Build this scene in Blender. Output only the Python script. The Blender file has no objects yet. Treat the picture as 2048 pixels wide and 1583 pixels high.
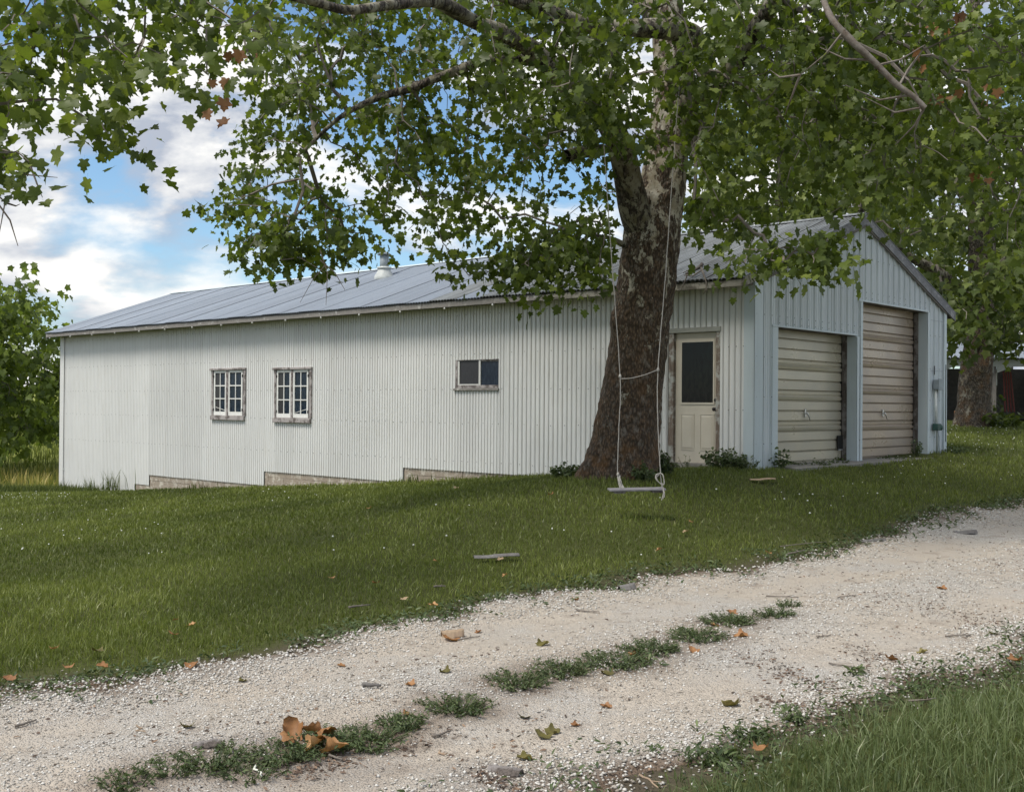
import bpy, bmesh, math, random
import numpy as np
from mathutils import Vector, Matrix, noise as mnoise
random.seed(7); rng = np.random.default_rng(11)
R = math.radians
scene = bpy.context.scene
col = scene.collection

# ------------------------------------------------------------------ camera
F_PX, ROLL, PITCH, EYE = 2243.8, 0.0080, 0.0080, 1.6          # calibrated on the shed's edges (2048 px wide frame)
cd = bpy.data.cameras.new('camera'); cam = bpy.data.objects.new('camera', cd); col.objects.link(cam)
cd.sensor_width = 36.0; cd.lens = F_PX / 2048 * 36.0; cd.clip_start = 0.05; cd.clip_end = 4000
fw = Vector((0, math.cos(PITCH), math.sin(PITCH))); up0 = Vector((0, -math.sin(PITCH), math.cos(PITCH))); rt0 = Vector((1, 0, 0))
cx = math.cos(ROLL) * rt0 + math.sin(ROLL) * up0; cy = -math.sin(ROLL) * rt0 + math.cos(ROLL) * up0
M = Matrix((cx, cy, -fw)).transposed().to_4x4(); M.translation = (0, 0, EYE)
cam.matrix_world = M; scene.camera = cam

# ------------------------------------------------------------------ sky, sun, exposure
SUN = Vector((-0.55, -0.42, 1.15)).normalized()
world = bpy.data.worlds.new('World'); scene.world = world; world.use_nodes = True
def build_world():
    nt = world.node_tree; N = nt.nodes; L = nt.links; N.clear()
    out = N.new('ShaderNodeOutputWorld'); bg = N.new('ShaderNodeBackground'); bg.inputs[1].default_value = 0.1
    sky = N.new('ShaderNodeTexSky'); sky.sky_type = 'NISHITA'; sky.sun_disc = False
    sky.sun_elevation = math.asin(SUN.z); sky.sun_rotation = math.atan2(SUN.x, SUN.y)
    sky.air_density = 1.0; sky.dust_density = 0.6; sky.ozone_density = 2.0
    tc = N.new('ShaderNodeTexCoord')
    def cloud(off):
        mp = N.new('ShaderNodeMapping'); mp.inputs['Location'].default_value = off; mp.inputs['Scale'].default_value = (1, 1, 2.3)
        L.new(tc.outputs['Generated'], mp.inputs[0])
        n = N.new('ShaderNodeTexNoise'); n.inputs['Scale'].default_value = 5.2; n.inputs['Detail'].default_value = 10
        n.inputs['Roughness'].default_value = 0.54; n.inputs['Distortion'].default_value = 0.25
        L.new(mp.outputs[0], n.inputs['Vector']); return n.outputs[0]
    d0 = cloud((3.1, 0.2, 0.35)); d1 = cloud((3.1, 0.2, 0.45))
    ramp = N.new('ShaderNodeValToRGB'); ramp.color_ramp.elements[0].position = 0.405; ramp.color_ramp.elements[1].position = 0.525
    L.new(d0, ramp.inputs[0])
    sub = N.new('ShaderNodeMath'); sub.operation = 'SUBTRACT'; L.new(d0, sub.inputs[0]); L.new(d1, sub.inputs[1])
    sh = N.new('ShaderNodeMapRange'); sh.inputs[1].default_value = -0.075; sh.inputs[2].default_value = 0.065; L.new(sub.outputs[0], sh.inputs[0])
    cc = N.new('ShaderNodeMix'); cc.data_type = 'RGBA'; cc.inputs[6].default_value = (3.1, 3.4, 4.0, 1); cc.inputs[7].default_value = (6.6, 6.55, 6.4, 1)
    L.new(sh.outputs[0], cc.inputs[0])
    sat = N.new('ShaderNodeMix'); sat.data_type = 'RGBA'; sat.blend_type = 'MULTIPLY'; sat.inputs[0].default_value = 1
    sat.inputs[7].default_value = (0.82, 0.95, 1.0, 1); L.new(sky.outputs[0], sat.inputs[6])
    mx = N.new('ShaderNodeMix'); mx.data_type = 'RGBA'; L.new(ramp.outputs[0], mx.inputs[0]); L.new(sat.outputs[2], mx.inputs[6]); L.new(cc.outputs[2], mx.inputs[7])
    L.new(mx.outputs[2], bg.inputs[0]); L.new(bg.outputs[0], out.inputs[0])
build_world()
sd = bpy.data.lights.new('sun', 'SUN'); so = bpy.data.objects.new('sun', sd); col.objects.link(so)
sd.energy = 2.4; sd.angle = R(20); sd.color = (1.0, 0.95, 0.86); so.rotation_euler = SUN.to_track_quat('Z', 'Y').to_euler(); so.location = SUN * 60
vs = scene.view_settings; vs.view_transform = 'Standard'; vs.look = 'None'; vs.exposure = 0.68; vs.gamma = 1.0; vs.use_curve_mapping = False
scene.cycles.max_bounces = 8; scene.cycles.transmission_bounces = 4; scene.cycles.transparent_max_bounces = 6

# ------------------------------------------------------------------ helpers
def tag(o, label=None, cat=None, group=None, kind=None):
    if label: o['label'] = label
    if cat: o['category'] = cat
    if group: o['group'] = group
    if kind: o['kind'] = kind
    return o
def ray(u, v):
    x, y = u - 1024, v - 791.5; c, s = math.cos(ROLL), math.sin(ROLL)
    U = c * x + s * y; V = -s * x + c * y
    return np.array([U, F_PX * math.cos(PITCH) + V * math.sin(PITCH), F_PX * math.sin(PITCH) - V * math.cos(PITCH)]) / F_PX
def at(u, v, Y):
    d = ray(u, v); d = d * (Y / d[1]); d[2] += EYE; return d
def project(P):
    P = np.asarray(P, float); X, Y, Z = P[..., 0], P[..., 1], P[..., 2] - EYE
    y2 = math.cos(PITCH) * Y + math.sin(PITCH) * Z; z2 = -math.sin(PITCH) * Y + math.cos(PITCH) * Z
    y2s = np.where(y2 > 0.1, y2, 0.1)
    u = F_PX * X / y2s; v = -F_PX * z2 / y2s; c, s = math.cos(ROLL), math.sin(ROLL)
    return 1024 + c * u - s * v, 791.5 + s * u + c * v, y2
def empty(name, loc, rz=0):
    o = bpy.data.objects.new(name, None); col.objects.link(o); o.location = loc; o.rotation_euler = (0, 0, rz); o.empty_display_size = 0.2; return o
def link(name, me, parent=None, loc=None):
    o = bpy.data.objects.new(name, me); col.objects.link(o); o.parent = parent
    if loc is not None: o.location = loc
    return o
def mesh_np(name, V, Fc, mat, var=None, smooth=False, nv=None):
    """V (n,3); Fc (m,3) or (m,4) int array, or list of such arrays"""
    V = np.asarray(V, np.float32); arrs = Fc if isinstance(Fc, list) else [Fc]
    arrs = [np.asarray(a, np.int32) for a in arrs if len(a)]
    me = bpy.data.meshes.new(name); me.vertices.add(len(V)); me.vertices.foreach_set('co', V.ravel())
    nl = sum(a.size for a in arrs); npoly = sum(len(a) for a in arrs)
    me.loops.add(nl); me.loops.foreach_set('vertex_index', np.concatenate([a.ravel() for a in arrs]))
    tot = np.concatenate([np.full(len(a), a.shape[1], np.int32) for a in arrs]); st = np.concatenate([[0], np.cumsum(tot)[:-1]]).astype(np.int32)
    me.polygons.add(npoly); me.polygons.foreach_set('loop_start', st)
    try: me.polygons.foreach_set('loop_total', tot)
    except Exception: pass
    if smooth: me.polygons.foreach_set('use_smooth', np.ones(npoly, bool))
    me.update(calc_edges=True); me.validate()
    if var is not None:
        var = np.asarray(var, np.float32)
        if var.ndim == 1: me.attributes.new('var', 'FLOAT', 'POINT').data.foreach_set('value', var)
        else:
            c4 = np.ones((len(V), 4), np.float32); c4[:, :3] = var
            me.color_attributes.new('tint', 'FLOAT_COLOR', 'POINT').data.foreach_set('color', c4.ravel())
    if mat: me.materials.append(mat)
    return me
class MB:
    """collects verts and faces, then builds one mesh object"""
    def __init__(s): s.v = []; s.f = []
    def add(s, vs, fs):
        b = len(s.v); s.v += [tuple(q) for q in vs]; s.f += [tuple(i + b for i in q) for q in fs]; return s
    def box(s, x0, x1, y0, y1, z0, z1, ch=0.0):
        if x0 > x1: x0, x1 = x1, x0
        if y0 > y1: y0, y1 = y1, y0
        if z0 > z1: z0, z1 = z1, z0
        if ch <= 0:
            vs = [(x, y, z) for x in (x0, x1) for y in (y0, y1) for z in (z0, z1)]
            return s.add(vs, [(0, 1, 3, 2), (4, 6, 7, 5), (0, 4, 5, 1), (2, 3, 7, 6), (0, 2, 6, 4), (1, 5, 7, 3)])
        bm = bmesh.new(); bmesh.ops.create_cube(bm, size=1)
        for q in bm.verts: q.co = ((x0 + x1) / 2 + q.co.x * (x1 - x0), (y0 + y1) / 2 + q.co.y * (y1 - y0), (z0 + z1) / 2 + q.co.z * (z1 - z0))
        bmesh.ops.bevel(bm, geom=list(bm.edges), offset=ch, segments=1, affect='EDGES')
        bm.verts.index_update(); s.add([q.co[:] for q in bm.verts], [[q.index for q in fc.verts] for fc in bm.faces]); bm.free(); return s
    def tube(s, pts, rad, n=8, cap=True):
        pts = [Vector(q) for q in pts]; rads = rad if hasattr(rad, '__len__') else [rad] * len(pts); b = len(s.v)
        ref = Vector((0.13, 0.31, 0.94)); prev = None
        for i, q in enumerate(pts):
            t = (pts[min(i + 1, len(pts) - 1)] - pts[max(i - 1, 0)]).normalized()
            if prev is None: nrm = t.cross(ref); nrm = nrm.normalized() if nrm.length > 1e-3 else t.orthogonal().normalized()
            else: nrm = (prev - t * prev.dot(t)).normalized()
            prev = nrm; bn = t.cross(nrm)
            for k in range(n):
                an = 2 * math.pi * k / n; s.v.append(tuple(q + (nrm * math.cos(an) + bn * math.sin(an)) * rads[i]))
        for i in range(len(pts) - 1):
            for k in range(n):
                s.f.append((b + i * n + k, b + i * n + (k + 1) % n, b + (i + 1) * n + (k + 1) % n, b + (i + 1) * n + k))
        if cap: s.f.append(tuple(b + k for k in range(n))[::-1]); s.f.append(tuple(b + (len(pts) - 1) * n + k for k in range(n)))
        return s
    def lathe(s, prof, n=14, ctr=(0, 0, 0), axis='z'):
        b = len(s.v)
        for (r, h) in prof:
            for k in range(n):
                an = 2 * math.pi * k / n; a_, c_ = r * math.cos(an), r * math.sin(an)
                q = (a_, c_, h) if axis == 'z' else ((a_, h, c_) if axis == 'y' else (h, a_, c_))
                s.v.append((q[0] + ctr[0], q[1] + ctr[1], q[2] + ctr[2]))
        for i in range(len(prof) - 1):
            for k in range(n): s.f.append((b + i * n + k, b + i * n + (k + 1) % n, b + (i + 1) * n + (k + 1) % n, b + (i + 1) * n + k))
        s.f.append(tuple(b + k for k in range(n))[::-1]); s.f.append(tuple(b + (len(prof) - 1) * n + k for k in range(n))); return s
    def mesh(s, name, mat, smooth=False):
        me = bpy.data.meshes.new(name); me.from_pydata(s.v, [], s.f)
        if mat: me.materials.append(mat)
        bm = bmesh.new(); bm.from_mesh(me); bmesh.ops.recalc_face_normals(bm, faces=bm.faces); bm.to_mesh(me); bm.free()
        if smooth: me.polygons.foreach_set('use_smooth', np.ones(len(me.polygons), bool))
        return me
    def build(s, name, mat, parent=None, smooth=False, loc=None): return link(name, s.mesh(name, mat, smooth), parent, loc)

# ------------------------------------------------------------------ materials
class NT:
    def __init__(s, name):
        s.m = bpy.data.materials.new(name); s.m.use_nodes = True; s.nt = s.m.node_tree; s.N = s.nt.nodes; s.L = s.nt.links
        s.p = s.N['Principled BSDF']; s.tc = s.N.new('ShaderNodeTexCoord'); s.coord = s.tc.outputs['Object']
    def n(s, t, **kw):
        q = s.N.new(t)
        for k, v in kw.items(): setattr(q, k, v)
        return q
    def vec(s, scale=(1, 1, 1), loc=(0, 0, 0), src=None):
        mp = s.n('ShaderNodeMapping'); mp.inputs['Scale'].default_value = scale; mp.inputs['Location'].default_value = loc
        s.L.new(src or s.coord, mp.inputs[0]); return mp.outputs[0]
    def noise(s, scale, detail=5, rough=0.6, vec=None, dist=0.0):
        q = s.n('ShaderNodeTexNoise'); q.inputs['Scale'].default_value = scale; q.inputs['Detail'].default_value = detail; q.inputs['Roughness'].default_value = rough
        q.inputs['Distortion'].default_value = dist; s.L.new(vec or s.coord, q.inputs['Vector']); return q.outputs[0]
    def voro(s, scale, feature='F1', vec=None, out=0):
        q = s.n('ShaderNodeTexVoronoi'); q.feature = feature; q.inputs['Scale'].default_value = scale; s.L.new(vec or s.coord, q.inputs['Vector']); return q.outputs[out]
    def ramp(s, src, stops):
        q = s.n('ShaderNodeValToRGB'); e = q.color_ramp.elements
        while len(e) < len(stops): e.new(0.5)
        for i, (p, c) in enumerate(stops):
            e[i].position = p; e[i].color = (c, c, c, 1) if not hasattr(c, '__len__') else (*c[:3], 1)
        s.L.new(src, q.inputs[0]); return q.outputs[0]
    def mix(s, fac, a, b, mode='MIX'):
        q = s.n('ShaderNodeMix', data_type='RGBA', blend_type=mode)
        for sock, v in ((q.inputs[0], fac), (q.inputs[6], a), (q.inputs[7], b)):
            if hasattr(v, 'is_linked') or hasattr(v, 'links'): s.L.new(v, sock)
            elif hasattr(v, '__len__'): sock.default_value = (*v[:3], 1)
            else: sock.default_value = v
        return q.outputs[2]
    def math(s, op, a, b=0.0):
        q = s.n('ShaderNodeMath', operation=op)
        for i, v in enumerate((a, b)):
            if hasattr(v, 'links'): s.L.new(v, q.inputs[i])
            else: q.inputs[i].default_value = v
        return q.outputs[0]
    def objrand(s): return s.n('ShaderNodeObjectInfo').outputs['Random']
    def attr(s, name, out='Fac'):
        q = s.n('ShaderNodeAttribute'); q.attribute_name = name; return q.outputs[out]
    def bump(s, h, strength=0.3, dist=0.01):
        q = s.n('ShaderNodeBump'); q.inputs['Strength'].default_value = strength; q.inputs['Distance'].default_value = dist
        s.L.new(h, q.inputs['Height']); s.L.new(q.outputs[0], s.p.inputs['Normal'])
    def col(s, c):
        if hasattr(c, 'links'): s.L.new(c, s.p.inputs['Base Color'])
        else: s.p.inputs['Base Color'].default_value = (*c[:3], 1)
    def set(s, rough=None, metal=None, spec=None):
        if rough is not None:
            if hasattr(rough, 'links'): s.L.new(rough, s.p.inputs['Roughness'])
            else: s.p.inputs['Roughness'].default_value = rough
        if metal is not None: s.p.inputs['Metallic'].default_value = metal
        if spec is not None: s.p.inputs['Specular IOR Level'].default_value = spec
        return s
def plain(name, c1, c2, scale=8, rough=0.7, metal=0.0, bump=0.2, bd=0.004, stretch=(1, 1, 1), rnd=0.25, spec=None):
    t = NT(name); v = t.vec(stretch); n = t.noise(scale, 6, 0.65, v); c = t.mix(t.ramp(n, [(0.3, 0), (0.7, 1)]), c1, c2)
    k = t.math('MULTIPLY_ADD', t.objrand(), rnd); k.node.inputs[2].default_value = 1 - rnd / 2
    cm = t.n('ShaderNodeCombineColor'); [t.L.new(k, cm.inputs[i]) for i in range(3)]
    t.col(t.mix(1.0, c, cm.outputs[0], 'MULTIPLY')); t.set(rough, metal, spec)
    if bump: t.bump(t.noise(scale * 3, 5, 0.6, v), bump, bd)
    return t.m
def painted_metal(name, c, dirt, rust=0.0, rough=0.42, streak=0.5, metal=0.0):
    t = NT(name); n1 = t.noise(0.7, 6, 0.6); n2 = t.noise(3.0, 7, 0.7, t.vec((6, 6, 0.5))); sp = t.noise(75, 3, 0.5)
    b = t.mix(t.ramp(n1, [(0.35, 0), (0.75, 0.55)]), c, [q * 0.86 for q in c])
    b = t.mix(t.math('MULTIPLY', t.ramp(n2, [(0.52, 0), (0.85, 1)]), streak), b, dirt)
    if rust: b = t.mix(t.math('MULTIPLY', t.ramp(sp, [(0.74, 0), (0.80, 1)]), rust), b, (0.10, 0.06, 0.035))
    k = t.math('MULTIPLY_ADD', t.objrand(), 0.09); k.node.inputs[2].default_value = 0.955
    cm = t.n('ShaderNodeCombineColor'); [t.L.new(k, cm.inputs[i]) for i in range(3)]
    t.col(t.mix(1.0, b, cm.outputs[0], 'MULTIPLY')); t.set(t.ramp(n2, [(0.3, rough - 0.06), (0.8, rough + 0.2)]), metal)
    t.bump(t.noise(5, 3, 0.5), 0.08, 0.01); return t.m
def weathered(name, dark, light, axis=(1, 10, 10), paint=None, amount=0.5):
    t = NT(name); g = t.noise(9, 7, 0.7, t.vec([q * 1.0 for q in axis])); c = t.mix(t.ramp(g, [(0.3, 0), (0.68, 1)]), dark, light); n = t.noise(5, 8, 0.75)
    if paint: c = t.mix(t.ramp(n, [(0.5 - amount * 0.25, 1), (0.58 - amount * 0.2, 0)]), c, paint)
    t.col(c); t.set(0.85); t.bump(g, 0.5, 0.004); return t.m
M_ = {}
M_['wall'] = painted_metal('side_wall_metal', (0.675, 0.675, 0.66), (0.40, 0.36, 0.28), 0.3, streak=0.5)
M_['gable'] = painted_metal('gable_wall_metal', (0.62, 0.665, 0.69), (0.33, 0.36, 0.36), 0.0, streak=0.45)
M_['trim'] = painted_metal('trim_metal', (0.56, 0.63, 0.66), (0.32, 0.34, 0.33), 0.7, streak=0.4)
def roof_mat(name, base, dirt, amt, rough, metal):
    t = NT(name); n = t.noise(2.2, 8, 0.7, t.vec((0.35, 2.5, 1))); n2 = t.noise(9, 6, 0.7, t.vec((0.6, 2.2, 1)))
    c = t.mix(t.ramp(n, [(0.40, 0), (0.75, amt)]), base, dirt); c = t.mix(t.ramp(n2, [(0.60, 0), (0.72, amt)]), c, [q * 0.45 for q in dirt])
    k = t.math('MULTIPLY_ADD', t.objrand(), 0.16); k.node.inputs[2].default_value = 0.92
    cm = t.n('ShaderNodeCombineColor'); [t.L.new(k, cm.inputs[i]) for i in range(3)]
    t.col(t.mix(1.0, c, cm.outputs[0], 'MULTIPLY')); t.set(t.ramp(n, [(0.3, rough), (0.8, rough + 0.2)]), metal); t.bump(n2, 0.1, 0.005); return t.m
M_['roof_new'] = roof_mat('galvanised_roof', (0.28, 0.315, 0.365), (0.18, 0.20, 0.225), 0.4, 0.45, 0.35)
M_['roof_old'] = roof_mat('dull_stained_roof', (0.25, 0.265, 0.27), (0.085, 0.085, 0.08), 1.0, 0.55, 0.25)
M_['fascia'] = weathered('peeling_fascia_wood', (0.13, 0.12, 0.11), (0.30, 0.28, 0.26), (10, 1, 10), (0.60, 0.59, 0.56), 0.75)
M_['fascia_dark'] = weathered('dark_fascia_wood', (0.045, 0.04, 0.03), (0.15, 0.135, 0.11), (10, 1, 10), (0.30, 0.28, 0.24), 0.05)  # darker wood tone than the other fascia boards
M_['rake'] = weathered('grey_rake_wood', (0.11, 0.11, 0.12), (0.26, 0.26, 0.28), (1, 10, 10), (0.34, 0.34, 0.35), 0.5)
M_['wood_frame'] = weathered('flaking_window_wood', (0.055, 0.045, 0.042), (0.20, 0.17, 0.16), (6, 6, 2), (0.36, 0.33, 0.32), 0.08)
M_['door_wood'] = weathered('door_frame_wood', (0.09, 0.06, 0.045), (0.24, 0.19, 0.15), (10, 10, 1), (0.40, 0.40, 0.37), 0.35)
M_['door_head'] = weathered('door_head_wood', (0.22, 0.23, 0.21), (0.40, 0.40, 0.36), (10, 1, 10), (0.46, 0.46, 0.42), 0.8)
M_['jamb'] = weathered('dark_jamb_wood', (0.03, 0.024, 0.02), (0.14, 0.115, 0.10), (10, 10, 1), (0.22, 0.2, 0.19), 0.25)
M_['skirt'] = weathered('skirt_plank_wood', (0.17, 0.13, 0.10), (0.42, 0.36, 0.29), (10, 1, 12), (0.52, 0.48, 0.41), 0.4)
M_['white_paint'] = plain('white_sash_paint', (0.78, 0.78, 0.75), (0.66, 0.65, 0.62), 14, 0.5, bump=0.1)
M_['cream'] = plain('cream_door_paint', (0.58, 0.53, 0.44), (0.52, 0.47, 0.385), 3, 0.45, bump=0.05, rnd=0.04)
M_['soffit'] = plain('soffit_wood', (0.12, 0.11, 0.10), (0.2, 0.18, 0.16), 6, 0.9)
M_['dark'] = plain('painted_opening_dark', (0.012, 0.012, 0.012), (0.02, 0.018, 0.016), 4, 0.95, bump=0)  # near-black colour standing in for the shade in openings
M_['black_metal'] = plain('black_hardware', (0.015, 0.014, 0.014), (0.035, 0.03, 0.028), 20, 0.5, 0.5)
M_['steel'] = plain('bright_steel', (0.72, 0.72, 0.70), (0.5, 0.5, 0.5), 20, 0.3, 0.8, rnd=0.05)
M_['grey_box'] = plain('grey_box_paint', (0.30, 0.34, 0.37), (0.22, 0.25, 0.27), 10, 0.5)
M_['green_box'] = plain('green_outlet_paint', (0.035, 0.09, 0.075), (0.02, 0.05, 0.045), 14, 0.5)
M_['conduit'] = plain('pale_conduit', (0.66, 0.68, 0.66), (0.5, 0.52, 0.5), 14, 0.4, bump=0)
M_['concrete'] = plain('worn_concrete', (0.30, 0.28, 0.25), (0.18, 0.17, 0.15), 7, 0.9, bump=0.5)
M_['stone'] = plain('foundation_block', (0.40, 0.33, 0.27), (0.26, 0.21, 0.17), 6, 0.9, bump=0.5, rnd=0.3)
def door_mat(name, c, blotch, amt):
    t = NT(name); n = t.noise(1.6, 7, 0.65, t.vec((1, 1, 1.6))); n2 = t.noise(26, 5, 0.7); k = t.objrand()
    b = t.mix(t.ramp(n, [(0.35, 0), (0.7, 0.8)]), c, blotch); b = t.mix(t.math('MULTIPLY', t.ramp(n2, [(0.5, 0), (0.75, 1)]), amt), b, [min(1, q * 1.5) for q in c])
    kk = t.math('MULTIPLY_ADD', k, 0.16); kk.node.inputs[2].default_value = 0.92
    cm = t.n('ShaderNodeCombineColor'); [t.L.new(kk, cm.inputs[i]) for i in range(3)]
    t.col(t.mix(1, b, cm.outputs[0], 'MULTIPLY')); t.set(t.ramp(n, [(0.3, 0.24), (0.8, 0.42)]), 0.15); t.bump(n2, 0.06, 0.003); return t.m
M_['gdoor_small'] = door_mat('beige_garage_door', (0.50, 0.45, 0.34), (0.43, 0.40, 0.33), 0.1)
M_['gdoor_tall'] = door_mat('tan_garage_door', (0.43, 0.345, 0.26), (0.36, 0.30, 0.265), 0.35)
def glass_mat(name, c, dust):
    t = NT(name); n = t.noise(9, 8, 0.75, t.vec((3, 3, 1))); b = t.mix(t.ramp(n, [(0.45, 0), (0.8, 1)]), c, dust); t.col(b); t.set(t.ramp(n, [(0.4, 0.05), (0.8, 0.3)]), 0, 0.22); return t.m
M_['pane'] = glass_mat('reflect_blue_dusty_pane', (0.006, 0.014, 0.028), (0.05, 0.07, 0.10))  # blue of the reflection put into the base colour, dust blotches over it
M_['pane_grey'] = glass_mat('grey_backed_pane', (0.035, 0.035, 0.04), (0.055, 0.055, 0.06))
M_['pane_clear'] = glass_mat('dark_clear_pane', (0.003, 0.003, 0.004), (0.006, 0.006, 0.008))
M_['rope'] = plain('white_nylon_rope', (0.46, 0.44, 0.41), (0.30, 0.28, 0.25), 60, 0.9, bump=0.6)
M_['swing_wood'] = weathered('grey_swing_plank', (0.10, 0.095, 0.10), (0.27, 0.26, 0.28), (1, 10, 10))
def leaf_mat(name, dark, mid, light, trans=0.35, rough=0.45, last=None):
    t = NT(name); a = t.attr('var'); c = t.ramp(a, [(0.0, dark), (0.5, mid), (0.93, light), (1.0, last or light)])
    c = t.mix(t.ramp(t.noise(18, 3, 0.6), [(0.35, 0), (0.7, 0.35)]), c, dark); t.col(c); t.set(rough, 0, 0.35)
    tr = t.n('ShaderNodeBsdfTranslucent'); c2 = t.mix(1.0, c, (1.25, 1.3, 0.55), 'MULTIPLY'); t.L.new(c2, tr.inputs[0])
    ms = t.n('ShaderNodeMixShader'); ms.inputs[0].default_value = trans; t.L.new(t.p.outputs[0], ms.inputs[1]); t.L.new(tr.outputs[0], ms.inputs[2])
    t.L.new(ms.outputs[0], t.N['Material Output'].inputs[0]); return t.m
M_['leaf'] = leaf_mat('sycamore_leaf', (0.046, 0.066, 0.016), (0.122, 0.168, 0.034), (0.26, 0.31, 0.078), 0.5)
M_['leaf_far'] = leaf_mat('sunlit_sycamore_leaf', (0.045, 0.068, 0.018), (0.11, 0.145, 0.034), (0.24, 0.28, 0.075), 0.42)
M_['leaf_walnut'] = leaf_mat('walnut_leaf', (0.060, 0.092, 0.024), (0.16, 0.21, 0.05), (0.32, 0.40, 0.085), 0.48)
M_['weed'] = leaf_mat('weed_leaf', (0.042, 0.064, 0.026), (0.085, 0.12, 0.045), (0.17, 0.21, 0.09), 0.25, 0.55)
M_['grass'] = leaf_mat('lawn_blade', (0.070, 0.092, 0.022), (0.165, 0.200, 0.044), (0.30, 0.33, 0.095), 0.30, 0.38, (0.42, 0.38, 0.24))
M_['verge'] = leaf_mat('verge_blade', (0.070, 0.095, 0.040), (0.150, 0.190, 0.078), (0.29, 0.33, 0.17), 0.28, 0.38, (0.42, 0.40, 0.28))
M_['field_grass'] = leaf_mat('field_blade', (0.055, 0.080, 0.024), (0.26, 0.29, 0.06), (0.52, 0.42, 0.16), 0.30, 0.6)
def bark_mat(name, z0, z1, pale, tan, darkc, lich=0.5, o0=-0.13, o1=0.09, sc=4.2):
    t = NT(name); sep = t.n('ShaderNodeSeparateXYZ'); t.L.new(t.coord, sep.inputs[0])
    zf = t.n('ShaderNodeMapRange'); zf.inputs[1].default_value = z0; zf.inputs[2].default_value = z1; zf.inputs[3].default_value = o0; zf.inputs[4].default_value = o1; t.L.new(sep.outputs[2], zf.inputs[0])
    big = t.noise(sc, 7, 0.72, t.vec((1, 1, 0.6)), 0.3); fac = t.math('ADD', big, zf.outputs[0]); patch = t.ramp(fac, [(0.51, 0), (0.535, 1)])
    flake = t.noise(15, 5, 0.65, t.vec((1, 1, 0.5))); fine = t.voro(34, 'F1', t.vec((1, 1, 0.45)))
    rough_c = t.mix(t.ramp(fine, [(0.15, 0), (0.6, 1)]), [q * 2.1 for q in darkc], [q * 0.6 for q in darkc])
    rough_c = t.mix(t.ramp(flake, [(0.54, 0), (0.66, 0.85)]), rough_c, (0.20, 0.17, 0.14))
    lz = t.n('ShaderNodeMapRange'); lz.inputs[1].default_value = z0 - 1.4; lz.inputs[2].default_value = z0 + 1.2; lz.inputs[3].default_value = lich; lz.inputs[4].default_value = 0.0; t.L.new(sep.outputs[2], lz.inputs[0])
    lm = t.math('MULTIPLY', t.ramp(t.noise(4.2, 6, 0.7), [(0.47, 0), (0.68, 1)]), lz.outputs[0]); rough_c = t.mix(lm, rough_c, (0.16, 0.075, 0.02))
    pale_c = t.mix(t.ramp(t.noise(6, 5, 0.6), [(0.38, 0), (0.62, 1)]), pale, tan)
    pale_c = t.mix(t.ramp(flake, [(0.55, 0), (0.60, 1)]), pale_c, [q * 1.3 for q in darkc])
    t.col(t.mix(patch, rough_c, pale_c)); t.set(0.88)
    h = t.math('MULTIPLY', t.ramp(fine, [(0.0, 1), (0.75, 0)]), t.ramp(patch, [(0, 1), (1, 0.12)])); t.bump(t.math('ADD', h, t.math('MULTIPLY', flake, 0.5)), 0.9, 0.03); return t.m
M_['bark'] = bark_mat('sycamore_bark', 1.0, 4.2, (0.46, 0.43, 0.36), (0.27, 0.23, 0.16), (0.078, 0.052, 0.033), 0.9, -.12, .055, 6.5)
M_['bark_up'] = bark_mat('pale_limb_bark', 2, 9, (0.29, 0.27, 0.215), (0.15, 0.13, 0.08), (0.055, 0.042, 0.032), 0, .02, 0.07, 6)
M_['bark_far'] = bark_mat('mossy_trunk_bark', 3.0, 7.5, (0.36, 0.33, 0.26), (0.20, 0.15, 0.09), (0.085, 0.068, 0.050), 0.7, -.06, .05, 5)
M_['twig'] = plain('grey_twig_bark', (0.115, 0.095, 0.08), (0.20, 0.175, 0.15), 12, 0.9, bump=0.3)
M_['dead_branch'] = plain('flaking_dead_branch', (0.24, 0.215, 0.19), (0.10, 0.07, 0.05), 16, 0.9, bump=0.6, stretch=(1, 1, 1))
M_['clover'] = plain('clover_blossom', (0.75, 0.75, 0.70), (0.6, 0.6, 0.52), 30, 0.8, bump=0)
M_['dry_leaf'] = leaf_mat('dry_brown_leaf', (0.19, 0.085, 0.035), (0.34, 0.17, 0.07), (0.50, 0.29, 0.13), 0.12, 0.6)
M_['dry_green'] = leaf_mat('withered_olive_leaf', (0.07, 0.06, 0.02), (0.15, 0.13, 0.035), (0.26, 0.21, 0.07), 0.12, 0.6)
M_['pale_bark_chip'] = plain('pale_bark_chip', (0.40, 0.30, 0.20), (0.27, 0.19, 0.13), 12, 0.9)
M_['grey_chip'] = plain('grey_bark_chip', (0.20, 0.19, 0.18), (0.11, 0.10, 0.095), 14, 0.9)

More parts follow.
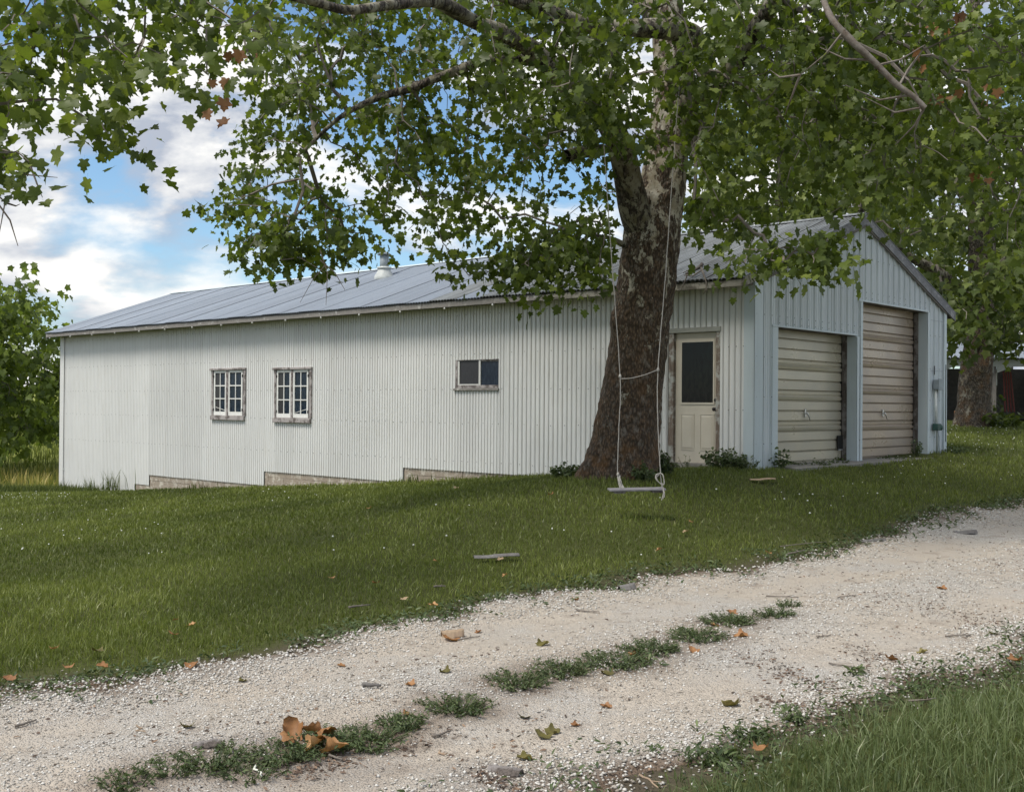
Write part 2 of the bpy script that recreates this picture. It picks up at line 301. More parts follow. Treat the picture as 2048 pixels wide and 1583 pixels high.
# ------------------------------------------------------------------ the lie of the land
TH = 0.8286; CX, CY = 3.5732, 16.5725; LEN, WID = 21.97, 7.1745
A = np.array([-math.sin(TH), math.cos(TH)]); B = np.array([math.cos(TH), math.sin(TH)])   # along the long wall, along the gable
def bw(s, t): q = np.array([CX, CY]) + s * B + t * A; return q[0], q[1]
ctrl = [(0, 0, 0), (-6, 1, -.02), (6, 1, .02), (-14, -4, 0), (14, -4, .1), (0, -8, 0), (0, 4, 0), (-1.5, 5, 0), (1, 6.5, 0), (3.3, 7.3, .05), (5.5, 9.5, .1), (10, 12, .25),
        (-2.75, 6.06, 0), (-1.62, 7, 0), (-.1, 9, .02), (1.2, 9.8, .05), (2.3, 10.8, .09), (4.0, 12.4, .15), (7.2, 15.7, .25), (14, 21, .55), (22, 26, .9), (-8, 5, -.05), (-18, 4, -.1), (-4.5, 12, -.16), (-12, 12, -.3),
        (1.45, 14.5, .66), (1.4, 12.2, .36), (3.6, 14.6, .56), (0.2, 15.2, .52), (-8, 20, -.38), (-12.3, 26.5, -.60), (-20, 26, -.8), (-17, 40, -.8), (-40, 60, .2), (-60, 150, 3.0), (-200, 180, 4), (12, 29, 1.15), (17, 42, 1.05), (30, 60, 1.5), (60, 150, 2.0),
        (200, 100, 2), (-200, 0, 0), (200, -100, 0), (0, -200, 0), (-250, 500, 6), (250, 500, 5), (0, 600, 6), (0, 250, 3.5)]
for s, t, z in [(-.15, 21.9, -.93), (-.15, 19.5, -.86), (-.15, 17.2, -.62), (-.15, 14.5, -.42), (-.15, 12.2, -.26), (-.15, 9.5, -.07), (-.15, 7.7, .07), (-.15, 4.4, .36), (-.15, 2.9, .50), (-.1, 1, .64), (-.1, -.15, .68), (2, -.2, .68), (4.9, -.2, .69), (7.3, -.2, .74), (7.5, 6, .9), (7.5, 20, -.3), (3.5, 10, .2), (3.5, 24, -1.0), (9.5, 3, .95)]:
    x, y = bw(s, t); ctrl.append((x, y, z))
ctrl = np.array(ctrl, float)
def _phi(d2): return 0.5 * d2 * np.log(d2 + 1e-9)
_n = len(ctrl); _K = _phi(((ctrl[:, None, :2] - ctrl[None, :, :2]) ** 2).sum(-1)) + np.eye(_n) * 0.4; _P = np.c_[np.ones(_n), ctrl[:, :2]]
_S = np.linalg.solve(np.block([[_K, _P], [_P.T, np.zeros((3, 3))]]), np.r_[ctrl[:, 2], 0, 0, 0])
def G(x, y):
    x = np.atleast_1d(np.asarray(x, float)); y = np.atleast_1d(np.asarray(y, float)); sh = x.shape; x = x.ravel(); y = y.ravel(); out = np.empty(len(x))
    for i in range(0, len(x), 40000):
        q = np.c_[x[i:i + 40000], y[i:i + 40000]]
        d2 = ((q[:, None, :] - ctrl[None, :, :2]) ** 2).sum(-1); out[i:i + 40000] = _phi(d2) @ _S[:_n] + _S[_n] + q @ _S[_n + 1:]
    near = np.exp(-((x / 40) ** 2 + (y / 40) ** 2)); out += near * 0.018 * (np.sin(x * 1.9 + y * 0.7) * np.sin(y * 1.6 - x * .5) + 0.5 * np.sin(x * 4.1 - y * 3.3))
    return out.reshape(sh)
def g1(x, y): return float(G([x], [y])[0])
def vnoise(x, y, seed=0):
    """cheap 2-D value noise 0..1"""
    def h(i, j): q = np.sin(i * 127.1 + j * 311.7 + seed * 74.7) * 43758.5453; return q - np.floor(q)
    i, j = np.floor(x), np.floor(y); fx, fy = x - i, y - j; fx = fx * fx * (3 - 2 * fx); fy = fy * fy * (3 - 2 * fy)
    return (h(i, j) * (1 - fx) + h(i + 1, j) * fx) * (1 - fy) + (h(i, j + 1) * (1 - fx) + h(i + 1, j + 1) * fx) * fy
def fbm(x, y, seed=0): return (vnoise(x, y, seed) + .5 * vnoise(x * 2.1, y * 2.1, seed + 1) + .25 * vnoise(x * 4.3, y * 4.3, seed + 2)) / 1.75
NE = np.array([(-40, -6), (-14, .5), (-6, 4.3), (-2.75, 6.06), (-2.19, 6.4), (-1.62, 7.0), (-.95, 7.94), (-.08, 8.97), (1.21, 9.78), (2.3, 10.78), (4.02, 12.38), (7.17, 15.69), (12, 20), (30, 33)])
SE = np.array([(-40, -14), (-14, -6), (-4, 1.6), (-1.5, 3.2), (.34, 4.66), (.61, 4.87), (.99, 5.16), (1.46, 5.66), (2.19, 6.29), (3.34, 7.3), (6, 10), (12, 15), (30, 28)])
def nedge(x): return np.interp(x, NE[:, 0], NE[:, 1])
def sedge(x): return np.interp(x, SE[:, 0], SE[:, 1])
def drive_d(x, y):
    """signed distance-like value, > 0 inside the drive"""
    w = 0.46 * (fbm(x * 2.6, y * 2.6, 3) - .5) + 0.36 * (fbm(x * .7, y * .7, 9) - .5)
    return np.minimum(nedge(x) - y, y - sedge(x)) * 0.72 + w
def in_shed(x, y, m=0.0):
    q = np.stack([x - CX, y - CY], -1); s = q @ B; t = q @ A; return (s > -m) & (s < WID + m) & (t > -m) & (t < LEN + m)
def grade(lo, hi, step, far, k=1.16):
    q = list(np.arange(lo, hi + 1e-6, step)); st = step; a = hi
    while a < far[1]: st *= k; a += st; q.append(a)
    st = step; a = lo; pre = []
    while a > far[0]: st *= k; a -= st; pre.append(a)
    return np.array(pre[::-1] + q)
gx = grade(-16, 16, 0.2, (-900, 900)); gy = grade(-3, 34, 0.2, (-300, 1400)); GX, GY = np.meshgrid(gx, gy); GZ = G(GX, GY)
dd = drive_d(GX, GY); GZ = GZ - np.clip((dd + 0.1) / 0.3, 0, 1) * 0.025
nx, ny = len(gx), len(gy); idx = np.arange(nx * ny).reshape(ny, nx)
quads = np.stack([idx[:-1, :-1], idx[:-1, 1:], idx[1:, 1:], idx[1:, :-1]], -1).reshape(-1, 4)
soil = np.clip(1.15 - np.abs(dd) / 0.24, 0, 1) * (np.abs(GX) < 20); soil = np.maximum(soil, (dd > 0) * 1.0)
fieldm = np.clip((GY - 31 + (GX + 13) * .4) / 3, 0, 1) * np.clip((-GX - 9) / 2, 0, 1); fieldm = np.maximum(fieldm, np.clip((GY - 60) / 20, 0, 1))
cg = np.array([.070, .082, .024]); cs = np.array([.105, .085, .064]); cf = np.array([.26, .29, .07])
lawnvar = (0.8 + .5 * fbm(GX * .5, GY * .5, 5))[..., None]
tint = cg * lawnvar * (1 - soil[..., None]) + cs * soil[..., None]; tint = tint * (1 - fieldm[..., None]) + cf * fieldm[..., None]
def ground_mat():
    t = NT('lawn_soil'); c = t.attr('tint', 'Color'); n = t.noise(24, 6, 0.7); c = t.mix(t.ramp(n, [(0.3, 0), (0.75, 0.7)]), c, (0.035, 0.033, 0.018)); t.col(c); t.set(0.95, 0, 0.1); t.bump(n, 0.6, 0.03); return t.m
ground = link('ground', mesh_np('ground', np.stack([GX, GY, GZ], -1).reshape(-1, 3), quads, ground_mat(), tint.reshape(-1, 3), True)); tag(ground, 'mown lawn rising gently to the metal shed', 'ground', kind='structure')

def drive_mat():
    t = NT('crushed_limestone'); v1 = t.n('ShaderNodeTexVoronoi'); v1.inputs['Scale'].default_value = 85; t.L.new(t.coord, v1.inputs['Vector'])
    v2 = t.voro(190); big = t.noise(0.9, 5, 0.6); mid = t.noise(5, 6, 0.7)
    stone = t.mix(v1.outputs['Color'], (0.36, 0.335, 0.30), (0.68, 0.655, 0.62)); stone = t.mix(t.ramp(v1.outputs['Distance'], [(0.42, 0), (0.75, 0.75)]), stone, (0.24, 0.20, 0.155))
    fines = t.mix(t.ramp(v2, [(0.2, 0), (0.7, 0.5)]), (0.50, 0.44, 0.37), (0.34, 0.295, 0.245)); c = t.mix(t.ramp(big, [(0.38, 0), (0.56, 0.95)]), stone, fines)
    c = t.mix(t.ramp(mid, [(0.53, 0), (0.68, 0.7)]), c, (0.27, 0.225, 0.185)); c = t.mix(t.attr('var'), (0.14, 0.10, 0.072), c); t.col(c); t.set(0.95, 0, 0.15)
    t.bump(t.ramp(v1.outputs['Distance'], [(0.0, 1), (0.6, 0)]), 0.9, 0.012); return t.m
MED_PX = [(255, 1572, .16, 26), (335, 1548, .14, 20), (430, 1530, .22, 60), (500, 1545, .18, 34), (570, 1512, .20, 60), (650, 1488, .22, 80), (735, 1478, .22, 90), (805, 1446, .15, 50), (915, 1413, .22, 75), (1035, 1372, .21, 70), (1118, 1350, .22, 80), (1230, 1330, .26, 85), (1300, 1303, .23, 85), (1395, 1277, .24, 90), (1455, 1250, .24, 85), (1545, 1240, .18, 45), (1578, 1218, .11, 22)]
def soilmask(X, Y):
    m = np.ones_like(X)
    for u, v, r, n in MED_PX + [(1010, 1550, .25, 0), (620, 1530, .3, 0)]:
        d_ = ray(u, v); k = -1.585 / d_[2]; q = np.hypot((X - d_[0] * k) * .8, Y - d_[1] * k); m = np.minimum(m, 1 - (.85 if n else .55) * np.clip(1.5 - q / r, 0, 1) * (.4 + .9 * fbm(X * 6, Y * 6, 77)))
    return np.clip(m, 0, 1)
def build_drive():
    xs = grade(-6, 9, 0.09, (-40, 30), 1.12); ns = 56; f = np.linspace(0, 1, ns); X = np.repeat(xs[:, None], ns, 1)
    lo, hi = sedge(xs) - 0.35, nedge(xs) + 0.35; Y = lo[:, None] + (hi - lo)[:, None] * f[None, :]; d = drive_d(X, Y)
    Z = G(X, Y) + 0.012 - np.clip((0.06 - d) / 0.2, 0, 1) * 0.07
    crown = 0.5 * (nedge(X) + sedge(X)); w = (nedge(X) - sedge(X)); q = (Y - crown) / w; Z += 0.03 * np.exp(-(q / 0.13) ** 2) - 0.02 * np.exp(-((np.abs(q) - 0.27) / 0.12) ** 2)
    n = len(xs); ix = np.arange(n * ns).reshape(n, ns); fc = np.stack([ix[:-1, :-1], ix[1:, :-1], ix[1:, 1:], ix[:-1, 1:]], -1).reshape(-1, 4)
    o = link('driveway', mesh_np('driveway', np.stack([X, Y, Z], -1).reshape(-1, 3), fc, drive_mat(), (np.clip((d - 0.02) / 0.22, 0, 1) * soilmask(X, Y)).ravel(), True)); tag(o, 'pale crushed limestone farm track crossing the foreground', 'driveway', kind='structure')
build_drive()
def drive_z(x, y):
    z = G(x, y) + 0.012; w = nedge(x) - sedge(x); q = (y - 0.5 * (nedge(x) + sedge(x))) / w
    return z + 0.03 * np.exp(-(q / 0.13) ** 2) - 0.02 * np.exp(-((np.abs(q) - 0.27) / 0.12) ** 2)

# ------------------------------------------------------------------ the metal shed (local axes: s along the gable, t along the long wall)
Z0 = 0.70
shed = empty('metal_shed', (CX, CY, Z0), TH); tag(shed, 'long pale corrugated metal shed with gabled front and two garage doors', 'shed')
EAVE_S, EAVE_Z, RIDGE_S, RIDGE_Z = -0.392, 3.495, WID / 2, 4.912; SLOPE = (RIDGE_Z - EAVE_Z) / (RIDGE_S - EAVE_S); OVB = 0.175
def roof_z(s): return RIDGE_Z - SLOPE * abs(s - RIDGE_S)
def L3(s, t, z): return (s, t, z - Z0)
def bx(b, s0, s1, t0, t1, z0, z1, ch=0.0): return b.box(s0, s1, t0, t1, z0 - Z0, z1 - Z0, ch)
def part(name, mat, parent, *boxes, ch=0.0):
    b = MB()
    for q in boxes: bx(b, *q, ch=ch)
    return b.build(name, M_[mat], parent)
def prof_groove(pitch, amp, phase=0.0):
    pts = [(0.0, 0), (0.05, 0.05), (0.15, 0.88), (0.26, 1.0), (0.50, 1.06), (0.74, 1.0), (0.85, 0.88), (0.95, 0.05)]
    return pitch, [(a * pitch, h * amp) for a, h in pts], phase
def prof_rib(pitch=0.2286, amp=0.028):
    pts = [(0.0, 0), (0.03, 1), (0.075, 1), (0.105, 0), (0.40, 0), (0.415, .25), (0.45, .25), (0.465, 0), (0.68, 0), (0.695, .25), (0.73, .25), (0.745, 0)]
    return pitch, [(a * pitch, h * amp) for a, h in pts], 0.0
def samples(a, b, prof, extra=()):
    pitch, pts, ph = prof; out = {}
    for k in range(int(math.floor((a - ph) / pitch)) - 1, int(math.ceil((b - ph) / pitch)) + 1):
        for off, h in pts:
            q = ph + k * pitch + off
            if a - 1e-6 <= q <= b + 1e-6: out[round(q, 5)] = h
    xs = sorted(out)
    def hv(q):
        r = (q - ph) % pitch; P = pts + [(pitch, pts[0][1])]
        for i in range(len(P) - 1):
            if P[i][0] - 1e-9 <= r <= P[i + 1][0] + 1e-9:
                w = (r - P[i][0]) / max(1e-9, P[i + 1][0] - P[i][0]); return P[i][1] * (1 - w) + P[i + 1][1] * w
        return 0
    for q in (a, b, *extra):
        if a - 1e-6 <= q <= b + 1e-6: out[round(q, 5)] = hv(q)
    return sorted(out.items())
def sheet_mesh(name, mat, a, b, zlo, zhi, prof, place, holes=(), waves=0.003):
    """profiled metal sheet between a and b; zhi a number or function; place(q, height, z) -> local point"""
    ex = [h[i] for h in holes for i in (0, 1)]; cols = samples(a, b, prof, ex); zs = {zlo}
    for h in holes: zs.update(z for z in (h[2], h[3]) if z > zlo)
    zs = sorted(zs); zt = zhi if callable(zhi) else (lambda q: zhi)
    lev = zs + ([zs[-1] + 0.4 * (zt(a) - zs[-1])] if zt(a) - zs[-1] > 0.8 else []); V = []; Fc = []; m = len(lev) + 1
    for q, h in cols:
        for z in lev + [zt(q)]:
            w = waves * mnoise.noise(Vector((q * 1.3, z * 0.9, a))); V.append(place(q, h + w, min(z, zt(q))))
    for i in range(len(cols) - 1):
        qm = 0.5 * (cols[i][0] + cols[i + 1][0])
        for j in range(m - 1):
            zl = lev[j]; zu = lev[j + 1] if j + 1 < len(lev) else zt(qm)
            if zu - zl < 1e-4: continue
            zm = 0.5 * (zl + zu)
            if any(h[0] < qm < h[1] and h[2] < zm < h[3] for h in holes): continue
            Fc.append((i * m + j, (i + 1) * m + j, (i + 1) * m + j + 1, i * m + j + 1))
    used = sorted({i for f in Fc for i in f}); mp = {i: k for k, i in enumerate(used)}
    me = bpy.data.meshes.new(name); me.from_pydata([V[i] for i in used], [], [tuple(mp[i] for i in f) for f in Fc]); me.materials.append(mat); return me
steps = [(0.0, 7.67, 0.372), (7.67, 12.25, 0.091), (12.25, 17.17, -0.225), (17.17, 17.88, -0.488), (17.88, LEN, -0.76)]
side_holes = [(0.56, 1.51, -2, 2.81), (5.15, 6.25, 1.87, 2.42), (10.56, 11.86, 1.20, 2.36), (12.99, 14.32, 1.215, 2.385)]
wall_top = roof_z(0) - 0.03
flat = prof_groove(0.0762, 0.013); fine, wide = prof_groove(0.0762, 0.026), prof_groove(0.1016, 0.034)
def plc_side(q, h, z): return (-h, q, z - Z0)
edges = [0.0, 0.56, 1.51, 2.35, 3.20, 4.05, 4.92]; t = 4.92
for a_, b_, _z in steps:
    lo = max(a_, 4.92)
    if b_ <= lo: continue
    n = max(1, round((b_ - lo) / 0.78)); edges += [lo + (b_ - lo) * (i + 1) / n for i in range(n)]
edges = [q for q in edges if not any(h[0] - .2 < q < h[1] + .2 for h in side_holes[1:]) or q in [s_[1] for s_ in steps]] + [q for h in side_holes[1:] for q in (h[0], 0.5 * (h[0] + h[1]), h[1])]
edges = sorted(set(round(q, 4) for q in edges))
for a_, b_ in zip(edges[:-1], edges[1:]):
    mid = 0.5 * (a_ + b_); zb = next(z for (u0, u1, z) in steps if u0 <= mid <= u1); off = random.uniform(-0.004, 0.004)
    lap = 0.03 if b_ < LEN - .1 and b_ != 0.56 and not any(abs(b_ - q) < .01 for h in side_holes for q in h[:2]) and b_ not in [s_[1] for s_ in steps] else 0
    hole = next((h for h in side_holes if h[0] - 1e-3 <= a_ and b_ <= h[1] + 1e-3), None); z0_ = zb + (0 if zb > 0.3 else off)
    for lo, hi in ([(z0_, hole[2]), (hole[3], wall_top)] if hole else [(z0_, wall_top)]):
        if hi < lo: continue
        o = link('wall_panel', sheet_mesh('wall_panel', M_['wall'], a_, b_ + lap, lo, hi, wide if mid < 4.92 else (flat if mid > 17 else fine), plc_side), shed); o.location.x = -random.choice((0.0, 0.0025))
# gable panels
gable_holes = [(0.64, 3.32, -2, 2.82), (3.52, 6.29, -2, 3.42)]; rib = prof_rib()
def plc_gab(q, h, z): return (q, -h, z - Z0)
ge = [0.0, 0.64, 1.53, 2.43, 3.32, 3.587, 4.44, 5.36, 6.29, WID]
for i, (a_, b_) in enumerate(zip(ge[:-1], ge[1:])):
    me = sheet_mesh('wall_panel', M_['gable'], a_, b_, 0.66, lambda q: roof_z(q) - 0.02, rib, plc_gab, [h for h in gable_holes if h[0] < b_ and h[1] > a_], 0.004); o = link('wall_panel', me, shed); o.location.y = -0.0015 * (i % 2)
# far side and back wall
for i in range(8):
    a_, b_ = LEN * i / 8, LEN * (i + 1) / 8; link('wall_panel', sheet_mesh('wall_panel', M_['wall'], a_, b_, -1.3, wall_top, prof_groove(0.1524, 0.016), lambda q, h, z: (WID + h, q, z - Z0)), shed)
for i in range(4):
    a_, b_ = [0, RIDGE_S / 2, RIDGE_S, WID * .75, WID][i], [0, RIDGE_S / 2, RIDGE_S, WID * .75, WID][i + 1]; link('wall_panel', sheet_mesh('wall_panel', M_['wall'], a_, b_, -1.3, lambda q: roof_z(q) - 0.02, prof_groove(0.1524, 0.016), lambda q, h, z: (q, LEN + h, z - Z0)), shed)
# screws
def hexes(pts, nrm, r=0.006, d=0.006):
    b = MB()
    for q in pts:
        if nrm == 's': b.lathe([(r, 0), (r * .7, -d)], 6, (q[0], q[1], q[2] - Z0), 'x')
        else: b.lathe([(r, 0), (r * .7, -d)], 6, (q[0], q[1], q[2] - Z0), 'y')
    return b
pts = []
for z in (2.53, 1.88, 1.26, 0.56, 3.25):
    q = 1.62
    while q < LEN - .1:
        p_ = 0.1016 if q < 4.92 else 0.0762; c_ = (math.floor(q / p_) + 0.5) * p_
        if not any(h[0] < c_ < h[1] and h[2] - .02 < z < h[3] + .02 for h in side_holes): pts.append((-0.0285 if c_ > 4.92 else -0.0365, c_, z + random.uniform(-.012, .012)))
        q += p_ * random.choice((2, 3, 3))
for z in (0.92, 1.55, 2.5):
    for q in (.16, .28, .41): pts.append((-0.0365, q, z))
tag(hexes(pts, 's', 0.0075).build('screws', M_['black_metal'], shed), kind='stuff')
pts = []; q = 0.2286 * 0.05
while q < WID:
    for z in (2.98, 3.58, 4.15, 1.05, 1.75, 2.35):
        if z < roof_z(q) - 0.2 and not any(h[0] - .05 < q < h[1] + .05 and z < h[3] for h in gable_holes): pts.append((q, -0.0285, z))
    if 0.64 < q < 3.32: pts.append((q, -0.0285, 2.88))
    if 3.52 < q < 6.29: pts.append((q, -0.0285, 3.48))
    q += 0.2286
tag(hexes(pts, 't', 0.007).build('screws', M_['black_metal'], shed), kind='stuff')
# corner trims
def angle_trim(name, mat, s_w, t_w, z0, z1, s0=0.0, t0=0.0, n=6):
    b = MB(); bx(b, s0 - 0.040, s0 + s_w, t0 - 0.034, t0 - 0.030, z0, z1); bx(b, s0 - 0.0425, s0 - 0.0385, t0 - 0.0225, t0 + t_w, z0, z1); return b.build(name, M_[mat], shed)
angle_trim('corner_trim', 'trim', 0.20, 0.15, 0.60, roof_z(0) - 0.05)
part('corner_trim', 'wall', shed, (-0.038, -0.030, LEN - 0.21, LEN + 0.02, -0.80, wall_top))
part('corner_trim', 'wall', shed, (-0.0325, -0.029, LEN - 0.26, LEN - 0.215, -0.30, -0.27), (-0.033, -0.0295, LEN - .27, LEN - .262, -0.75, 3.4))
part('corner_trim', 'trim', shed, (WID - 0.10, WID + 0.02, -0.036, -0.0305, 0.70, roof_z(WID) - 0.05))
# loose trim at the right front corner and a near-black strip standing in for the shade behind it
part('loose_trim', 'trim', shed, (WID + 0.022, WID + 0.055, -0.03, 0.03, 0.62, 2.35)); part('gap_dark_strip', 'dark', shed, (WID - 0.035, WID - 0.012, -0.041, -0.0365, 0.95, 2.45))
# stepped plank skirt under the sheets
def planks(t0, t1, ztop, rows, mat='skirt'):
    z = ztop + 0.03
    for r in range(rows):
        h = random.uniform(0.15, 0.19); a_ = t0
        while a_ < t1 - 0.05:
            b_ = min(t1, a_ + random.uniform(1.4, 2.6)); b_ = t1 if t1 - b_ < 0.5 else b_
            m = MB(); d = random.uniform(0, .008); bx(m, 0.004 - d, 0.045, a_ + .003, b_ - .003, z - h + .004, z, 0.004); m.build('plank', M_[mat], shed); a_ = b_
        z -= h
planks(3.6, 7.66, 0.372, 3); planks(7.67, 12.24, 0.091, 3); planks(12.25, 17.16, -0.225, 3); planks(17.17, 17.87, -0.488, 2); planks(17.88, LEN - 0.01, -0.76, 2)
for k in range(3): part('foundation_block', 'stone', shed, (-0.012, 0.003, 14.3 + k * 0.36, 14.63 + k * 0.36, -0.53, -0.36), ch=0.006)
part('skirt_end_post', 'skirt', shed, (-0.006, 0.05, 7.54, 7.655, -0.1, 0.385)); part('skirt_end_post', 'skirt', shed, (-0.006, 0.05, 12.13, 12.235, -0.4, 0.10))

# ---- roof
def roof_sheet(a_, b_, mat, side, lift):
    pr = prof_groove(0.0762, 0.026); cols = samples(a_, b_, pr); V = []; Fc = []; ns = 5
    for q, h in cols:
        for j in range(ns + 1):
            f = j / ns; s = EAVE_S - 0.03 + (RIDGE_S - EAVE_S + 0.03) * f; z = roof_z(s) + h - 0.012 + lift + 0.006 * mnoise.noise(Vector((q * .5, s * .7, 3 + side))) - 0.010 * (max(0, 1 - f * 6)) * (q < 3)
            V.append((s if side == 0 else WID - s, q, z - Z0))
    m = ns + 1
    for i in range(len(cols) - 1):
        for j in range(ns): Fc.append((i * m + j, (i + 1) * m + j, (i + 1) * m + j + 1, i * m + j + 1))
    me = bpy.data.meshes.new('roof_sheet'); me.from_pydata(V, [], Fc); me.materials.append(M_[mat]); link('roof_sheet', me, shed)
a_ = -0.07; i = 0
while a_ < LEN + OVB - 0.01:
    b_ = min(LEN + OVB, a_ + 0.66); b2 = b_ + (0.04 if b_ < LEN + OVB - .01 else 0); mt = 'roof_old' if a_ < 4.6 or (4.6 < a_ < 6.5 and i % 2) else 'roof_new'
    roof_sheet(a_, b2, mt, 0, 0.009 * (i % 2)); a_ = b_; i += 1
a_ = -0.07
while a_ < LEN + OVB - 0.01: b_ = min(LEN + OVB, a_ + 1.98); roof_sheet(a_, b_, 'roof_old', 1, 0); a_ = b_
def ridge_piece(t0, t1, lift, mat):
    b = MB(); prof = [(-0.17, -0.036), (-0.03, 0.012), (0, 0.024), (0.03, 0.012), (0.17, -0.036)]
    vs = [(RIDGE_S + s, t_, RIDGE_Z + z + lift - Z0) for t_ in (t0, t1) for s, z in prof] + [(RIDGE_S + s, t_, RIDGE_Z + z + lift - .004 - Z0) for t_ in (t0, t1) for s, z in prof]
    b.add(vs, [(i, i + 1, i + 6, i + 5) for i in range(4)] + [(10 + i, 15 + i, 16 + i, 11 + i) for i in range(4)] + [(i, i + 10, i + 11, i + 1) for i in range(4)] + [(5 + i, 6 + i, 16 + i, 15 + i) for i in range(4)])
    b.build('ridge_cap', M_[mat], shed)
a_ = -0.06; i = 0
while a_ < LEN: b_ = min(LEN + OVB - 0.02, a_ + 2.4); ridge_piece(a_, b_ + 0.02, 0.012 + 0.005 * (i % 2), 'roof_old' if a_ < 5 else 'trim'); a_ = b_; i += 1
# fascia boards, soffit, rafter tails
fe = [-0.05, 1.75, 3.9, 6.8, 10.4, 13.6, 17.2, 19.6, LEN + OVB - 0.01]
for i, (a_, b_) in enumerate(zip(fe[:-1], fe[1:])):
    m = MB(); dz = [-.018, -.012, 0, 0, .002, 0, 0, .004][i]; bx(m, EAVE_S + 0.004 - 0.002 * (i % 2), EAVE_S + 0.034, a_ + 0.002, b_ - 0.002, 3.372 + dz, 3.472 + min(dz, 0), 0.004); o = m.build('fascia_board', M_['fascia_dark' if i < 2 else 'fascia'], shed)
m = MB(); bx(m, WID - EAVE_S - 0.03, WID - EAVE_S, -0.05, LEN + OVB - .01, 3.37, 3.47); m.build('fascia_board', M_['fascia_dark'], shed)
for i, (a_, b_) in enumerate([(0.0, 5.5), (5.5, 11), (11, 16.5), (16.5, LEN)]):
    part('soffit_board', 'soffit', shed, (EAVE_S + 0.035, -0.044, a_ + .003, b_ - .003, 3.40, 3.425))
k = 1.35
while k < LEN:
    part('eave_clip', 'white_paint', shed, (EAVE_S + 0.002, EAVE_S + 0.03, k - 0.016, k + 0.016, 3.337, 3.3715), ch=0.004); k += 1.21
# rake boards on both gables
def rake(s0, s1, h0, t0, t1, mat, drop=0.0, name='rake_board'):
    vs = []; zf = lambda s: roof_z(s) - 0.012 - drop - Z0
    for t_ in (t0, t1):
        for s in (s0, s1): vs += [(s, t_, zf(s)), (s, t_, zf(s) - h0)]
    MB().add(vs, [(0, 1, 3, 2), (4, 6, 7, 5), (0, 2, 6, 4), (1, 5, 7, 3), (0, 4, 5, 1), (2, 3, 7, 6)]).build(name, M_[mat], shed)
rake(EAVE_S + 0.01, 1.02, 0.135, -0.066, -0.034, 'fascia_dark', 0.006); rake(1.025, RIDGE_S - 0.002, 0.165, -0.064, -0.034, 'rake'); rake(RIDGE_S + 0.002, 6.35, 0.165, -0.064, -0.034, 'rake'); rake(6.355, WID - EAVE_S - 0.005, 0.16, -0.066, -0.034, 'rake', .003)
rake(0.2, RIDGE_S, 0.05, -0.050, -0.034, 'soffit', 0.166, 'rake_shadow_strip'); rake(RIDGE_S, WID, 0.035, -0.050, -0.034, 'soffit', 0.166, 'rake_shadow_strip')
rake(EAVE_S + 0.01, RIDGE_S - 0.002, 0.15, LEN + OVB - 0.04, LEN + OVB - 0.005, 'fascia'); rake(RIDGE_S + 0.002, WID - EAVE_S, 0.15, LEN + OVB - 0.04, LEN + OVB - 0.005, 'fascia')
# vent pipe on the roof
vb = MB(); zr = roof_z(2.51); vb.lathe([(0.24, -0.12), (0.23, 0.02), (0.15, 0.16), (0.145, 0.20)], 18, (2.51, 11.2, zr - Z0)); vent = vb.build('roof_vent', M_['conduit'], shed, True)
MB().lathe([(0.105, 0.19), (0.105, 0.50)], 16, (2.51, 11.2, zr - Z0)).build('pipe', M_['grey_box'], vent, True); MB().lathe([(0.17, 0.20), (0.175, 0.215), (0.165, 0.24), (0.11, 0.25)], 18, (2.51, 11.2, zr - Z0)).build('storm_collar', M_['conduit'], vent, True)
MB().lathe([(0.16, 0.52), (0.17, 0.53), (0.05, 0.60)], 16, (2.51, 11.2, zr - Z0)).build('cap', M_['grey_box'], vent, True)

